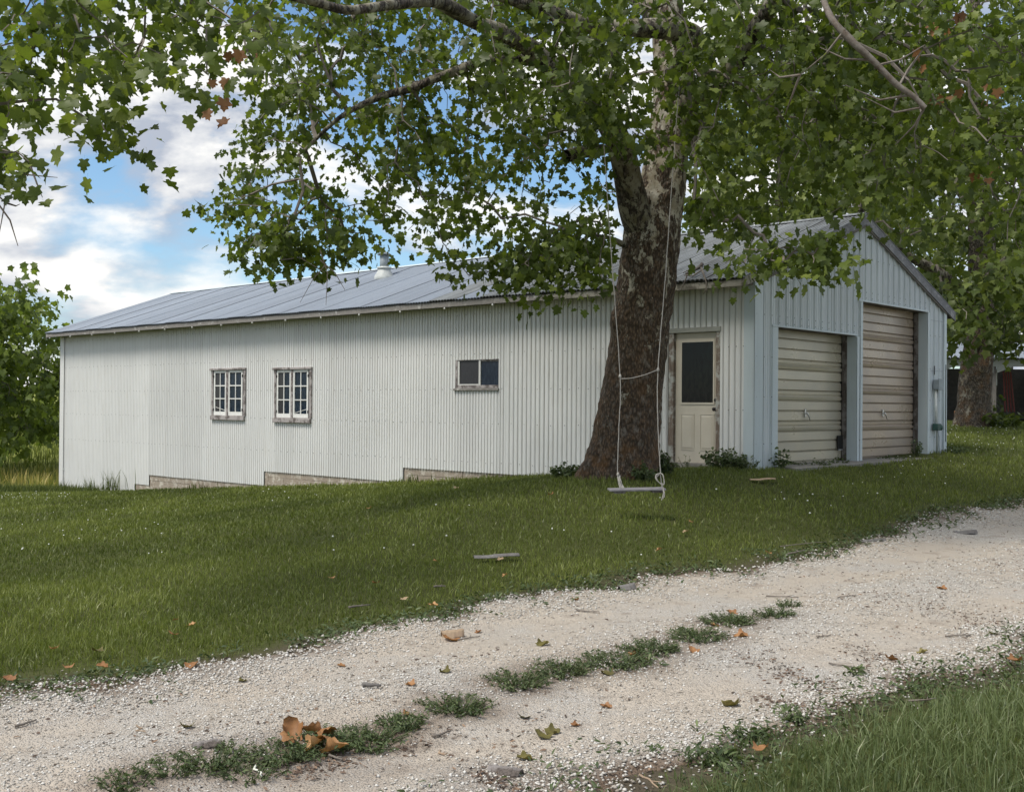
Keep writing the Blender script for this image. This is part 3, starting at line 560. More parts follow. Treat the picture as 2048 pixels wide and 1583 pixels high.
# ---- windows
def casement(t0, t1, z0, z1, sashes, head_over, bits):
    """weathered frame; part: window (the outer frame), sub-parts: sashes, panes, sill, hinges"""
    m = MB(); bx(m, -0.055, 0.03, t0, t0 + 0.075, z0 + .10, z1 - .045, 0.004); bx(m, -0.050, 0.03, t1 - 0.062, t1, z0 + .10, z1 - .045, 0.004)
    tm = 0.5 * (sashes[0][0] + sashes[1][1]); bx(m, -0.045, 0.02, sashes[0][1] + .004, sashes[1][0] - .004, z0 + .10, z1 - .045)
    bx(m, 0.012, 0.019, t0 + .01, t1 - .01, z0 + .11, z1 - .05); w = m.build('window', M_['wood_frame'], shed)
    part('head_board', 'wood_frame', w, (-0.075, 0.03, t0 - 0.005, t1 + head_over, z1 - 0.043, z1 + 0.005), ch=0.005); part('sill', 'wood_frame', w, (-0.085, 0.03, t0 + 0.02, t1 + 0.005, z0 - 0.005, z0 + 0.098), ch=0.008)
    for k, (a_, b_) in enumerate(sashes):
        zb, zt = z0 + 0.104, z1 - 0.05; fw_, bt = 0.050, 0.085; fm = MB()
        bx(fm, -0.034, -0.004, a_, a_ + fw_, zb, zt); bx(fm, -0.034, -0.004, b_ - fw_, b_, zb, zt); bx(fm, -0.0335, -0.004, a_ + fw_, b_ - fw_, zb, zb + bt); bx(fm, -0.0335, -0.004, a_ + fw_, b_ - fw_, zt - fw_, zt)
        sa = fm.build('sash', M_['white_paint'], w); i0, i1, j0, j1 = a_ + fw_, b_ - fw_, zb + bt, zt - fw_; tm = 0.5 * (i0 + i1)
        part('muntin', 'white_paint', w, (-0.031, -0.008, tm - 0.012, tm + 0.012, j0, j1))
        for r in (1, 2): zz = j0 + (j1 - j0) * r / 3; part('muntin', 'white_paint', w, (-0.0305, -0.008, i0, tm - .0121, zz - 0.012, zz + 0.012), (-0.0305, -0.008, tm + .0121, i1, zz - .012, zz + .012))
        for r in range(3):
            for c in range(2):
                pa, pb = (i0, tm - .012) if c == 0 else (tm + .012, i1); mt = 'pane_grey' if (k == 1 and c == 1) else 'pane'; part('pane', mt, w, (-0.014, -0.010, pa, pb, j0 + (j1 - j0) * r / 3 + .005, j0 + (j1 - j0) * (r + 1) / 3 - .005))
        for zz in (zb + 0.13, zt - 0.13):
            he = b_ if k == 1 else a_; part('hinge', 'black_metal', w, (-0.042, -0.034, he - 0.018, he + 0.018, zz - 0.03, zz + 0.03), ch=0.003)
        if bits[k]:
            q0, q1 = bits[k]; b = MB(); b.tube([(-0.0165, i0 + .01, j0 + q0 - Z0), (-0.0165, i1 - .01, j0 + q1 - Z0)], 0.006, 5); b.build('inner_strip', M_['white_paint'], w)
    return w
casement(12.97, 14.34, 1.205, 2.39, [(13.105, 13.665), (13.755, 14.262)], 0.07, [None, (0.03, 0.10)])['label'] = 'left paned window with flaking wooden frame, farther from the door'
casement(10.54, 11.88, 1.185, 2.365, [(10.68, 11.205), (11.285, 11.80)], 0.05, [(0.10, 0.02), None])['label'] = 'right paned window with flaking wooden frame, nearer the door'
m = MB(); bx(m, -0.022, 0.05, 6.205, 6.255, 1.955, 2.425, .003); bx(m, -0.022, 0.05, 5.15, 6.205, 2.41, 2.43); bx(m, -0.022, 0.05, 5.145, 5.158, 1.955, 2.41); sl = m.build('window', M_['wood_frame'], shed); sl['label'] = 'small two-pane sliding window with dusty glass'
part('sill', 'wood_frame', sl, (-0.026, 0.05, 5.15, 6.26, 1.902, 1.954), ch=.003); part('sill', 'fascia', sl, (-0.065, 0.02, 5.135, 6.275, 1.853, 1.900), ch=0.008)
part('sash', 'white_paint', sl, (-0.012, 0.02, 6.160, 6.204, 1.956, 2.408), (-0.012, 0.02, 5.665, 6.16, 1.956, 1.976), (-0.012, 0.02, 5.62, 5.664, 1.956, 2.408)); part('sash', 'wood_frame', sl, (0.0, 0.02, 5.16, 5.62, 2.385, 2.408))
part('pane', 'pane_grey', sl, (0.004, 0.008, 5.666, 6.158, 1.977, 2.408)); part('pane', 'pane', sl, (0.010, 0.014, 5.159, 5.619, 1.957, 2.384))

# ---- personnel door
dr = part('door', 'cream', shed, (0.020, 0.060, 0.640, 1.398, 0.735, 2.732)); dr['label'] = 'cream half-glazed side door'
part('door_casing', 'door_wood', dr, (-0.036, 0.08, 1.402, 1.495, 0.55, 2.735), ch=0.004); part('door_casing', 'door_wood', dr, (-0.036, 0.08, 0.565, 0.636, 0.55, 2.735), ch=0.004); part('door_head', 'door_head', dr, (-0.050, 0.08, 0.545, 1.515, 2.737, 2.812), ch=0.004)
part('threshold', 'concrete', dr, (-0.06, 0.06, 0.64, 1.40, 0.60, 0.733), ch=.006)
part('glazing_frame', 'cream', dr, (0.008, 0.0195, 1.278, 1.306, 1.632, 2.618), (0.008, 0.0195, 0.684, 0.712, 1.632, 2.618), (0.0085, 0.0195, .712, 1.278, 2.590, 2.618), (0.0085, 0.0195, .712, 1.278, 1.632, 1.66)); part('glass', 'pane_clear', dr, (0.012, 0.0192, 0.712, 1.278, 1.66, 2.590))
def raised(t0, t1, z0, z1):
    b = MB(); e = 0.03; vs = [(0.0195, a_, z_ - Z0) for a_, z_ in ((t0, z0), (t1, z0), (t1, z1), (t0, z1))] + [(0.011, a_, z_ - Z0) for a_, z_ in ((t0 + e, z0 + e), (t1 - e, z0 + e), (t1 - e, z1 - e), (t0 + e, z1 - e))]; e2 = 0.012
    b.add(vs, [(0, 1, 5, 4), (1, 2, 6, 5), (2, 3, 7, 6), (3, 0, 4, 7), (4, 5, 6, 7)]); b.build('door_panel', M_['cream'], dr)
    f = MB(); [bx(f, 0.0125, 0.0195, *q) for q in ((t0 - .016, t1 + .016, z1 + .004, z1 + .016), (t0 - .016, t1 + .016, z0 - .016, z0 - .004), (t0 - .016, t0 - .004, z0 - .0039, z1 + .0039), (t1 + .004, t1 + .016, z0 - .0039, z1 + .0039))]; f.build('panel_moulding', M_['cream'], dr)
raised(1.065, 1.283, 0.94, 1.47); raised(0.708, 0.928, 0.94, 1.47)
MB().lathe([(0.03, 0.02), (0.03, 0.008), (0.014, 0.004), (0.014, -0.022), (0.028, -0.028), (0.03, -0.045), (0.018, -0.056)], 14, (0, 0.664, 1.56 - Z0), 'x').build('knob', M_['black_metal'], dr, True); MB().lathe([(0.028, 0.02), (0.026, 0.0), (0.018, -0.008)], 14, (0, 0.664, 1.70 - Z0), 'x').build('deadbolt', M_['black_metal'], dr, True)

# ---- garage doors
def garage(s0, s1, zt, mat, bright, hs, label, n):
    T = 0.25; back = part('garage_door', mat, shed, (s0 - 0.02, s1 - .001, T + 0.032, T + 0.05, 0.70, zt)); back['label'] = label
    zs = np.linspace(0.715, zt, n + 1)
    for i in range(n):
        z0, z1 = zs[i] - Z0, zs[i + 1] - Z0; dt = random.uniform(-.002, .002); prof = [(T + 0.03, z0 + .001), (T + 0.028, z0 + 0.014), (T + dt, z0 + 0.026)]
        if i in bright: zm = z0 + 0.55 * (z1 - z0); prof += [(T + dt - 0.012, zm - 0.022), (T + dt + 0.022, zm + 0.012), (T + dt + 0.022, zm + 0.016), (T + dt + 0.004, zm + .028)]
        prof += [(T + dt + 0.002, z1 - 0.006), (T + 0.018, z1 - .001)]
        vs = []; xs = [s0 - 0.015, s0 + (s1 - s0) * .33, s0 + (s1 - s0) * .67, s1 - 0.002]
        for k, x in enumerate(xs): vs += [(x, p_[0] + (0.001 * mnoise.noise(Vector((x * 2, z0 * 9, 1)))), p_[1]) for p_ in prof]
        m_ = len(prof); MB().add(vs, [(k * m_ + j, (k + 1) * m_ + j, (k + 1) * m_ + j + 1, k * m_ + j + 1) for k in range(3) for j in range(m_ - 1)]).build('slat', M_[mat], back)
    h = MB(); h.box(hs - 0.022, hs + 0.022, T - 0.016, T - 0.004, 1.44 - Z0, 1.575 - Z0, 0.010); h.build('handle_plate', M_['steel'], back)
    h = MB(); h.tube([(hs, T - 0.016, 1.50 - Z0), (hs, T - 0.05, 1.50 - Z0)], 0.012, 8); h.tube([(hs - 0.02, T - 0.05, 1.515 - Z0), (hs + 0.025, T - 0.053, 1.47 - Z0), (hs + 0.085, T - 0.05, 1.395 - Z0)], [0.011, 0.012, 0.008], 8); h.build('handle_lever', M_['steel'], back, True)
    return back
gs = garage(0.64, 3.32, 2.835, 'gdoor_small', (2, 5, 8, 11)[1:4] if False else (3, 6, 9), 2.03, 'low beige slatted garage door', 13)
gt = garage(3.52, 6.29, 3.43, 'gdoor_tall', (3, 7, 10, 13), 4.95, 'tall tan slatted garage door', 17)
part('hole_dark_plate', 'dark', gs, (3.13, 3.315, 0.215, 0.2285, 0.90, 1.125)); part('patch_strip', 'steel', gs, (3.15, 3.29, 0.205, 0.214, 0.872, 0.896))  # hole's darkness made as a near-black plate, with a steel strip below
for s1, zt in ((3.32, 2.82), (6.29, 3.42)):
    part('jamb', 'jamb', shed, (s1 - 0.006, s1 + 0.09, 0.15, 0.24, 0.62, zt - .002), ch=0.004); part('reveal', 'trim', shed, (s1 - 0.0, s1 + 0.012, -0.022, 0.149, 0.68, zt - .003))
for s0, zt in ((0.64, 2.82), (3.52, 3.42)):
    part('reveal', 'trim', shed, (s0 - 0.012, s0, -0.022, 0.249, 0.68, zt - .003)); part('lintel', 'jamb', shed, (s0 + .001, s0 + 2.66, 0.016, 0.30, zt + 0.0, zt + 0.12))
part('jamb_trim', 'trim', shed, (0.475, 0.645, -0.037, -0.0305, 0.64, 2.815)); part('jamb_trim', 'trim', shed, (3.318, 3.40, -0.0365, -0.0305, 0.70, 2.80), (3.44, 3.525, -0.038, -0.0305, 0.70, 3.41)); part('jamb_trim', 'trim', shed, (6.286, 6.38, -0.037, -0.0305, 0.68, 3.41))
part('header_flashing', 'trim', shed, (0.465, 3.325, -0.050, -0.0305, 2.816, 2.842)); part('header_flashing', 'trim', shed, (3.375, 6.305, -0.050, -0.0305, 3.412, 3.44))
part('post_foot', 'jamb', shed, (3.10, 3.50, -0.02, 0.16, 0.58, 0.69)); part('post_foot', 'jamb', shed, (6.05, 6.38, -0.02, 0.16, 0.60, 0.70))
part('door_sill', 'concrete', shed, (0.5, 6.35, -0.42, 0.30, 0.50, 0.70), ch=0.01)
# electrics by the right corner
eb = part('electrical_box', 'grey_box', shed, (6.56, 6.76, -0.13, -0.024, 1.955, 2.15), ch=0.012); part('box_lid', 'grey_box', eb, (6.552, 6.768, -0.145, -0.131, 1.94, 2.165), ch=0.004)
cb = MB(); cb.tube([(6.61, -0.06, 1.955 - Z0), (6.61, -0.06, 1.30 - Z0)], 0.020, 8); cb.build('conduit', M_['conduit'], shed, True); MB().tube([(6.70, -0.05, 1.955 - Z0), (6.70, -0.05, 0.72 - Z0)], 0.018, 8).build('conduit', M_['conduit'], shed, True)
ob = MB(); bx(ob, 6.52, 6.70, -0.14, -0.03, 1.18, 1.31, 0.012); ob.lathe([(0.05, 0), (0.06, -0.03), (0.03, -0.06)], 12, (6.70, -0.10, 1.235 - Z0), 'y'); ob.build('outlet_box', M_['green_box'], shed)
MB().tube([(6.60, -0.10, 1.19 - Z0), (6.63, -0.12, 1.05 - Z0), (6.67, -0.10, 0.9 - Z0), (6.66, -0.13, 0.74 - Z0), (6.72, -0.2, 0.69 - Z0)], 0.009, 6).build('cord', M_['grey_box'], shed, True)
part('dark_slit_box', 'black_metal', shed, (6.595, 6.615, -0.040, -0.0305, 2.24, 2.41)); part('wall_lap', 'grey_box', shed, (6.42, 7.02, -0.0315, -0.0290, 2.312, 2.318)); part('wall_lap', 'grey_box', shed, (6.42, 7.02, -0.0315, -0.0290, 3.272, 3.278))  # slit: thin black box standing in for the darkness of a small hole

# ------------------------------------------------------------------ trees
HALF = [(0, .06), (.20, -.05), (.42, .03), (.33, .22), (.60, .46), (.44, .55), (.25, .57), (.29, .76), (.13, .80), (0, 1.0)]
def wind(V, T):
    a, b, c = V[T[:, 0]], V[T[:, 1]], V[T[:, 2]]; n = (b[:, 0] - a[:, 0]) * (c[:, 1] - a[:, 1]) - (b[:, 1] - a[:, 1]) * (c[:, 0] - a[:, 0])
    T = T.copy(); m = n < 0; T[m] = T[m][:, ::-1]; return V, T[np.abs(n) > 1e-6]
def leaf_template(half, fold=0.22, droop=0.25, rib=((0, .06), (0, .5), (0, 1.0)), seed=0):
    """a flat lobed leaf folded along its midrib: verts in (x, y, z), triangles"""
    r = random.Random(seed); V = []; T = []
    def z(x, y): return fold * abs(x) - droop * y * y + 0.05 * math.sin(7 * x + seed) * y
    mid = [(0, 0.06, 0), (0, .32, 0), (0, .60, 0)]
    V += [(x, y, z(x, y)) for x, y, _ in mid]; tip = len(V); V.append((0, 1.0, z(0, 1.0)))
    for sg in (1, -1):
        pts = [(sg * x * r.uniform(.9, 1.1), y) for x, y in half[1:-1]]; b = len(V); V += [(x, y, z(x, y)) for x, y in pts]; n = len(pts)
        order = [0] + [b + i for i in range(n)] + [tip]; ctr = [0 if i < 1 else (1 if i < n * .6 else 2) for i in range(n + 1)]
        for i in range(len(order) - 1):
            c = 1 if i < 5 else 2
            tri = (c, order[i], order[i + 1]); T.append(tri if sg < 0 else tri[::-1])
        T.append((1, b + 4, 2) if sg > 0 else (1, 2, b + 4)); T.append((2, b + n - 1, tip) if False else (1, 2, b + 4))
        T.pop()
    b = len(V); V += [(-.008, -.28, .06), (.008, -.28, .06), (0.0, .08, 0)]; T.append((b, b + 1, b + 2))
    return wind(np.array(V, float), np.array(T, int))
LEAVES = [leaf_template(HALF, f, d, seed=k) for k, (f, d) in enumerate([(.08, .12), (.16, .3), (.03, .42), (.22, .08), (.12, .22)])]
SIMPLE_HALF = [(0, .06), (.38, .02), (.34, .22), (.58, .48), (.26, .58), (0, 1.0)]
def simple_leaf(half, fold, droop):
    V = [(0, 0, 0), (0, .55, -droop * .3), (0, 1, -droop)]; T = []
    for sg in (1, -1):
        b = len(V); V += [(sg * x, y, fold * x - droop * y * y) for x, y in half[1:-1]]; o = [0] + [b + i for i in range(len(half) - 2)] + [2]
        for i in range(len(o) - 1): T.append((1, o[i], o[i + 1]) if sg < 0 else (1, o[i + 1], o[i]))
    return wind(np.array(V, float), np.array(T, int))
SIMPLE = [simple_leaf(SIMPLE_HALF, .2, .25)]
NARROW = [simple_leaf([(0, 0), (.13, .2), (.16, .5), (.09, .8), (0, 1)], .2, .3)]
def rot_leaves(n, pitch=(15, 80), roll=40, az=None):
    """rotation matrices: leaf y axis points outward and droops, z axis roughly up"""
    az = rng.uniform(0, 2 * np.pi, n) if az is None else az; pi = np.radians(rng.uniform(*pitch, n)); ro = np.radians(rng.normal(0, roll, n))
    y = np.stack([np.cos(az) * np.cos(pi), np.sin(az) * np.cos(pi), -np.sin(pi)], -1); up = np.array([0, 0, 1.0]); x = np.cross(y, up); x /= np.linalg.norm(x, axis=1, keepdims=True) + 1e-9; z = np.cross(x, y)
    c, s = np.cos(ro)[:, None], np.sin(ro)[:, None]; x2 = c * x + s * z; z2 = -s * x + c * z
    return np.stack([x2, y, z2], -1)                       # columns
def bake(pos, rot, size, var, tmpl, idx=None):
    Vs, Fs, As = [], [], []; off = 0; which = rng.integers(0, len(tmpl), len(pos)) if idx is None else idx
    for k, (tv, tt) in enumerate(tmpl):
        m = which == k; n = int(m.sum())
        if n == 0: continue
        P = np.einsum('nij,vj->nvi', rot[m], tv) * size[m][:, None, None] + pos[m][:, None, :]; Vs.append(P.reshape(-1, 3)); Fs.append((tt[None] + (np.arange(n) * len(tv))[:, None, None] + off).reshape(-1, 3)); As.append(np.repeat(var[m], len(tv))); off += n * len(tv)
    return np.concatenate(Vs), np.concatenate(Fs), np.concatenate(As)
def smooth_path(pts, n):
    pts = np.array(pts, float); m = len(pts); out = []
    for i in range(m - 1):
        p0, p1, p2, p3 = pts[max(i - 1, 0)], pts[i], pts[i + 1], pts[min(i + 2, m - 1)]
        for k in range(n):
            t = k / n; out.append(0.5 * ((2 * p1) + (-p0 + p2) * t + (2 * p0 - 5 * p1 + 4 * p2 - p3) * t * t + (-p0 + 3 * p1 - 3 * p2 + p3) * t ** 3))
    out.append(pts[-1]); return np.array(out)
def bark_tube(name, path, mat, parent, nseg=40, sub=14, rough=0.03, flare=None, lumps=(), origin=(0, 0, 0), knob=0.05):
    """path rows (x, y, z, r); uneven bark relief; lumps: (point, radius, height)"""
    P = smooth_path(path, sub); n = len(P); V = np.zeros((n, nseg, 3)); prev = None
    for i in range(n):
        t = P[min(i + 1, n - 1), :3] - P[max(i - 1, 0), :3]; t /= np.linalg.norm(t)
        if prev is None: a = np.cross(t, (0.2, 1, 0.1))
        else: a = prev - t * prev.dot(t)
        a /= np.linalg.norm(a); prev = a; b = np.cross(t, a)
        for k in range(nseg):
            an = 2 * math.pi * k / nseg; d = a * math.cos(an) + b * math.sin(an); r = P[i, 3]; q = P[i, :3] + d * r
            nn = Vector((q[0], q[1], q[2] * .6)); dr = knob * r * mnoise.noise(nn * 1.6) * 2 + rough * r * (mnoise.noise(nn * 9) + .7 * mnoise.noise(nn * 19))
            if flare: dr += flare(an, i / n, r, q)
            for lp, lr, lh in lumps:
                dist = np.linalg.norm(q - lp)
                if dist < lr: w = 0.5 + 0.5 * math.cos(math.pi * dist / lr); dr += lh * w * (1 + 0.5 * mnoise.noise(nn * 8))
            V[i, k] = P[i, :3] + d * (r + dr)
    V -= np.array(origin); ix = np.arange(n * nseg).reshape(n, nseg); nxt = np.roll(ix, -1, 1)
    fc = np.stack([ix[:-1], nxt[:-1], nxt[1:], ix[1:]], -1).reshape(-1, 4)
    return link(name, mesh_np(name, V.reshape(-1, 3), fc, mat, None, True), parent)
def px_path(rows, origin=None): return [(*at(u, v, Y), hw / F_PX * Y) for u, v, Y, hw in rows]
def in_poly(u, v, poly):
    ins = np.zeros(len(u), bool); n = len(poly)
    for i in range(n):
        (x0, y0), (x1, y1) = poly[i], poly[(i + 1) % n]; c = ((y0 > v) != (y1 > v)); xi = (x1 - x0) * (v - y0) / ((y1 - y0) if y1 != y0 else 1e-9) + x0; ins ^= c & (u < xi)
    return ins
def sample_region(poly, Y0, Y1, n, thin=None):
    P = np.array(poly); out = []
    while len(out) < n:
        u = rng.uniform(P[:, 0].min(), P[:, 0].max(), 4 * n); v = rng.uniform(P[:, 1].min(), P[:, 1].max(), 4 * n); m = in_poly(u, v, poly)
        if thin is not None: m &= rng.uniform(0, 1, 4 * n) < thin(u, v)
        for a, b in zip(u[m], v[m]):
            out.append(at(a, b, rng.uniform(Y0, Y1)))
            if len(out) >= n: break
    return np.array(out)
def grow(roots, targets, bias=0.35):
    """Prim-like tree from skeleton points to spray points; returns parent index (into roots+targets) per target"""
    nr = len(roots); pts = np.r_[roots, targets]; n = len(pts); best = np.full(n, 1e9); par = np.full(n, -1); path = np.zeros(n); done = np.zeros(n, bool); done[:nr] = True
    D = np.linalg.norm(targets[:, None] - roots[None], axis=2); j = D.argmin(1); best[nr:] = D[np.arange(len(targets)), j]; par[nr:] = j; order = []
    for _ in range(n - nr):
        c = np.where(done, 1e18, best); i = int(c.argmin()); done[i] = True; path[i] = path[par[i]] + np.linalg.norm(pts[i] - pts[par[i]]); order.append(i)
        d = np.linalg.norm(pts - pts[i], axis=1) + bias * path[i]; m = (~done) & (d < best); best[m] = d[m]; par[m] = i
    cnt = np.ones(n)
    for i in reversed(order): cnt[par[i]] += cnt[i]
    return pts, par, cnt, order
def twig_mesh(pts, par, cnt, order, nr, origin, r0=0.0055, pw=0.42, rmax=0.05, sag=0.1):
    b = MB(); o = Vector(origin)
    for i in order:
        p0 = Vector(pts[par[i]]); p1 = Vector(pts[i]); L_ = (p1 - p0).length; r1 = min(rmax, r0 * cnt[i] ** pw); rp = min(rmax, r1 * 1.25)
        j = Vector((random.gauss(0, .07), random.gauss(0, .07), random.gauss(0.03, .06))) * L_; j2 = Vector((random.gauss(0, .05), random.gauss(0, .05), random.gauss(0, .05))) * L_
        path = [p0 - o, p0.lerp(p1, .33) + j + Vector((0, 0, sag * L_)) - o, p0.lerp(p1, .68) + j2 + Vector((0, 0, sag * L_)) - o, p1 - o]; b.tube(path, [rp, (rp * 2 + r1) / 3, (rp + 2 * r1) / 3, r1], 5 if r1 > .012 else 3, False)
    return b
def sprays(targets, pts, par, nr, per, spread, size, drop=0.15):
    pos, az = [], []
    for k, T in enumerate(targets):
        d = T - pts[par[nr + k]]; d = d / (np.linalg.norm(d) + 1e-9); n = max(3, int(rng.poisson(per)))
        for _ in range(n):
            f = rng.uniform(-0.9, 1.0); q = T + d * f * spread + np.clip(rng.normal(0, spread * .38, 3), -spread * .6, spread * .6) * np.array([1, 1, .75]); q[2] -= drop * abs(f) * spread; pos.append(q); az.append(math.atan2(d[1], d[0]) + rng.normal(0, 1.3))
    pos = np.array(pos); n = len(pos); return pos, rot_leaves(n, (10, 82), 38, np.array(az)), rng.uniform(*size, n), np.clip(rng.beta(2.0, 2.6, n) * 1.0, 0, .95)

# ---- the big sycamore beside the door
TB = at(1243, 947, 15.0); TB[2] = g1(TB[0], TB[1])
syc = empty('sycamore_tree', TB); tag(syc, 'big mottled sycamore with leaning trunk growing in front of the side door', 'tree')
trunk_rows = [(1243, 985, 15, 84), (1243, 955, 15, 79), (1247, 925, 15, 73), (1252, 880, 15, 67), (1261, 800, 15, 61), (1275, 710, 15, 58), (1286, 620, 15, 57), (1297, 530, 15, 56), (1308, 450, 15, 54), (1322, 390, 15, 47), (1334, 310, 15, 42), (1343, 200, 15, 38), (1339, 100, 15, 34), (1335, 0, 15, 30), (1325, -300, 15, 24), (1310, -700, 15, 14), (1300, -1000, 15, 6)]
def fl(an, f, r, q):
    h = max(0, 1 - (q[2] - TB[2]) / 0.7); return r * (0.09 * h * h * (math.sin(an * 3 + 1) + .5 * math.sin(an * 5)) )
b1 = at(1218, 640, 14.85); lumps = [(b1 + np.array([0, -.05, 0]), 0.26, 0.13), (at(1214, 668, 14.8), 0.16, 0.06), (at(1270, 470, 14.7), 0.30, 0.05)]
tr = bark_tube('trunk', px_path(trunk_rows), M_['bark'], syc, 96, 18, 0.06, fl, lumps, TB, 0.03)
limbs = {
 'left': [(1300, 500, 14.95, 30), (1272, 430, 14.75, 29), (1258, 370, 14.6, 27), (1245, 310, 14.4, 26), (1215, 245, 14.1, 24), (1160, 190, 13.8, 22), (1095, 130, 13.4, 20), (1035, 80, 13.0, 18), (930, 35, 12.4, 15), (800, -40, 11.8, 12), (640, -110, 11, 8)],
 'right': [(1343, 240, 15, 24), (1375, 205, 14.7, 20), (1420, 180, 14.3, 19), (1470, 130, 13.8, 18), (1510, 60, 13.4, 17), (1548, 0, 13, 16), (1620, -150, 12.4, 14), (1760, -380, 11.5, 8)],
 'back_right': [(1340, 120, 15, 20), (1450, 95, 15.8, 16), (1600, 85, 16.6, 14), (1720, 60, 17, 13), (1810, 55, 17.3, 12), (1870, 10, 17.6, 10), (2000, -60, 18, 7)],
 'swing': [(1340, 165, 15, 24), (1375, 110, 14.2, 22), (1385, 72, 13.2, 21), (1330, 58, 12.5, 20), (1260, 56, 12.25, 19), (1180, 52, 12.1, 17), (1100, 25, 11.7, 14), (960, -20, 11.2, 10)],
 'overhang': [(940, 38, 12.4, 14), (880, 5, 11.6, 12), (800, 8, 11, 11), (740, 16, 10.6, 10), (690, 20, 10.3, 10), (620, 2, 10, 9), (440, -40, 9.4, 9), (220, -60, 8.9, 8), (60, -30, 8.5, 7), (-60, 60, 8.3, 6), (-120, 200, 8.1, 4)],
 'mid': [(1095, 130, 13.4, 12), (1000, 115, 13.3, 10), (890, 150, 13.2, 9.5), (820, 178, 13.2, 8), (757, 195, 13.2, 7), (680, 235, 13.2, 5), (610, 300, 13.3, 3.5)],
 'stub': [(1205, 300, 14.3, 12), (1160, 305, 14.0, 13), (1132, 312, 13.8, 13)],
 'back_left': [(1335, 60, 15, 22), (1250, -20, 16, 18), (1100, -60, 17, 15), (900, -40, 18, 12), (720, 30, 18.5, 9), (600, 120, 18.8, 6)],
 'low_left': [(1252, 492, 14.7, 6), (1225, 478, 14.5, 4.5), (1190, 470, 14.3, 3.5), (1130, 455, 14.1, 3)],
 'top': [(1330, -200, 15, 22), (1230, -380, 14.2, 15), (1100, -520, 13.5, 9)],
 'front': [(1340, -60, 15, 20), (1420, -160, 12.8, 16), (1500, -260, 10.5, 12), (1560, -330, 8.6, 8)],
 'far_right': [(1330, -260, 15, 16), (1600, -360, 15, 12), (1900, -380, 14.5, 8)]}
lim_pts = []
for k, rows in limbs.items():
    P = px_path(rows); bark_tube('limb', P, M_['bark_up'], syc, 18 if rows[0][3] > 10 else 10, 7, 0.02, None, (), TB, 0.07); S = smooth_path(P, 5)[2:, :3]; lim_pts.append(S if k != 'low_left' else S[-3:])
dead = [(1620, -150, 12.3, 6), (1640, -30, 11.4, 6), (1662, 35, 11.1, 6), (1705, 84, 11, 6.5), (1742, 118, 11, 6), (1792, 168, 11, 5.5), (1828, 194, 11, 5), (1850, 216, 11, 5.5)]
bark_tube('dead_limb', px_path(dead), M_['dead_branch'], syc, 12, 8, 0.10, None, (), TB, 0.2)['label'] = 'bare flaking dead branch hanging above the roof'
db = MB()
for a_, b_, c_ in [((1690, 60), (1650, 110), (1600, 150)), ((1760, 130), (1800, 120), (1850, 90)), ((1745, 120), (1690, 118), (1640, 95)), ((1800, 168), (1815, 140), (1835, 112)), ((1820, 190), (1760, 200), (1690, 170)), ((1848, 214), (1790, 225), (1730, 195)), ((1850, 214), (1830, 250), (1790, 290)), ((1600, 150), (1560, 155), (1540, 140)), ((1600, 150), (1585, 190), (1570, 230))]:
    db.tube([Vector(at(*a_, 11) - TB), Vector(at(*b_, 11.1) - TB), Vector(at(*c_, 11.3) - TB)], [.014, .010, .004], 5)
for a_, b_, c_ in [((-60, 330), (10, 405), (-4, 480)), ((-60, 330), (20, 440), (36, 492)), ((10, 405), (32, 412), (40, 408)), ((60, 330), (75, 370), (85, 395)), ((20, 345), (60, 350), (115, 355)), ((640, 500), (655, 545), (652, 610)), ((650, 530), (625, 560), (600, 605)), ((640, 520), (670, 545), (690, 580)), ((560, 520), (600, 515), (650, 545))]:
    Yd = 8.2 if a_[0] < 300 else 13; db.tube([Vector(at(*a_, Yd) - TB), Vector(at(*b_, Yd) - TB), Vector(at(*c_, Yd) - TB)], [.009, .006, .0025], 4)
db.build('dead_twigs', M_['dead_branch'], syc)['kind'] = 'stuff'
roots = np.concatenate(lim_pts + [smooth_path(px_path(trunk_rows), 4)[44:, :3]])
R1 = [(470, 70), (560, 20), (640, -60), (1260, -60), (1262, 200), (1225, 330), (1215, 470), (1150, 515), (1090, 520), (1000, 490), (900, 510), (830, 460), (740, 500), (690, 530), (600, 525), (540, 490), (500, 470), (440, 450), (425, 425), (460, 370), (470, 300), (495, 230), (480, 150)]
R1top = [(480, 60), (640, -60), (1270, -60), (1262, 160), (1150, 330), (950, 380), (760, 330), (560, 250)]
R1low = [(480, 480), (560, 420), (700, 470), (690, 545), (600, 540), (500, 520)]
R1hang = [(880, 480), (1220, 460), (1225, 560), (1110, 600), (1080, 560), (990, 550), (900, 555)]
R2 = [(1360, -60), (2100, -60), (2100, 560), (2030, 560), (1990, 400), (1900, 420), (1800, 430), (1720, 400), (1640, 390), (1570, 400), (1520, 360), (1470, 330), (1400, 330), (1385, 420), (1375, 330), (1372, 160)]
R2b = [(1360, -60), (2100, -60), (2100, 400), (1950, 360), (1700, 330), (1500, 280), (1380, 240)]
R3 = [(-40, -60), (620, -60), (560, 30), (530, 100), (470, 130), (400, 170), (320, 175), (235, 140), (190, 170), (120, 190), (110, 130), (60, 210), (-40, 220)]
R3b = [(-40, 180), (40, 200), (95, 290), (60, 345), (20, 330), (-40, 350)]
R3c = [(160, 225), (235, 225), (275, 260), (235, 300), (185, 275)]
R4 = [(1500, 470), (1560, 455), (1640, 450), (1690, 510), (1660, 560), (1600, 520), (1560, 530), (1480, 545), (1440, 530), (1470, 500)]
R4b = [(1375, 380), (1460, 385), (1500, 420), (1440, 470), (1380, 470)]
R6 = [(1180, -20), (1420, -20), (1430, 300), (1370, 330), (1300, 315), (1240, 340), (1180, 300)]
R7 = [(960, -20), (1260, -20), (1240, 230), (1120, 220), (980, 150)]
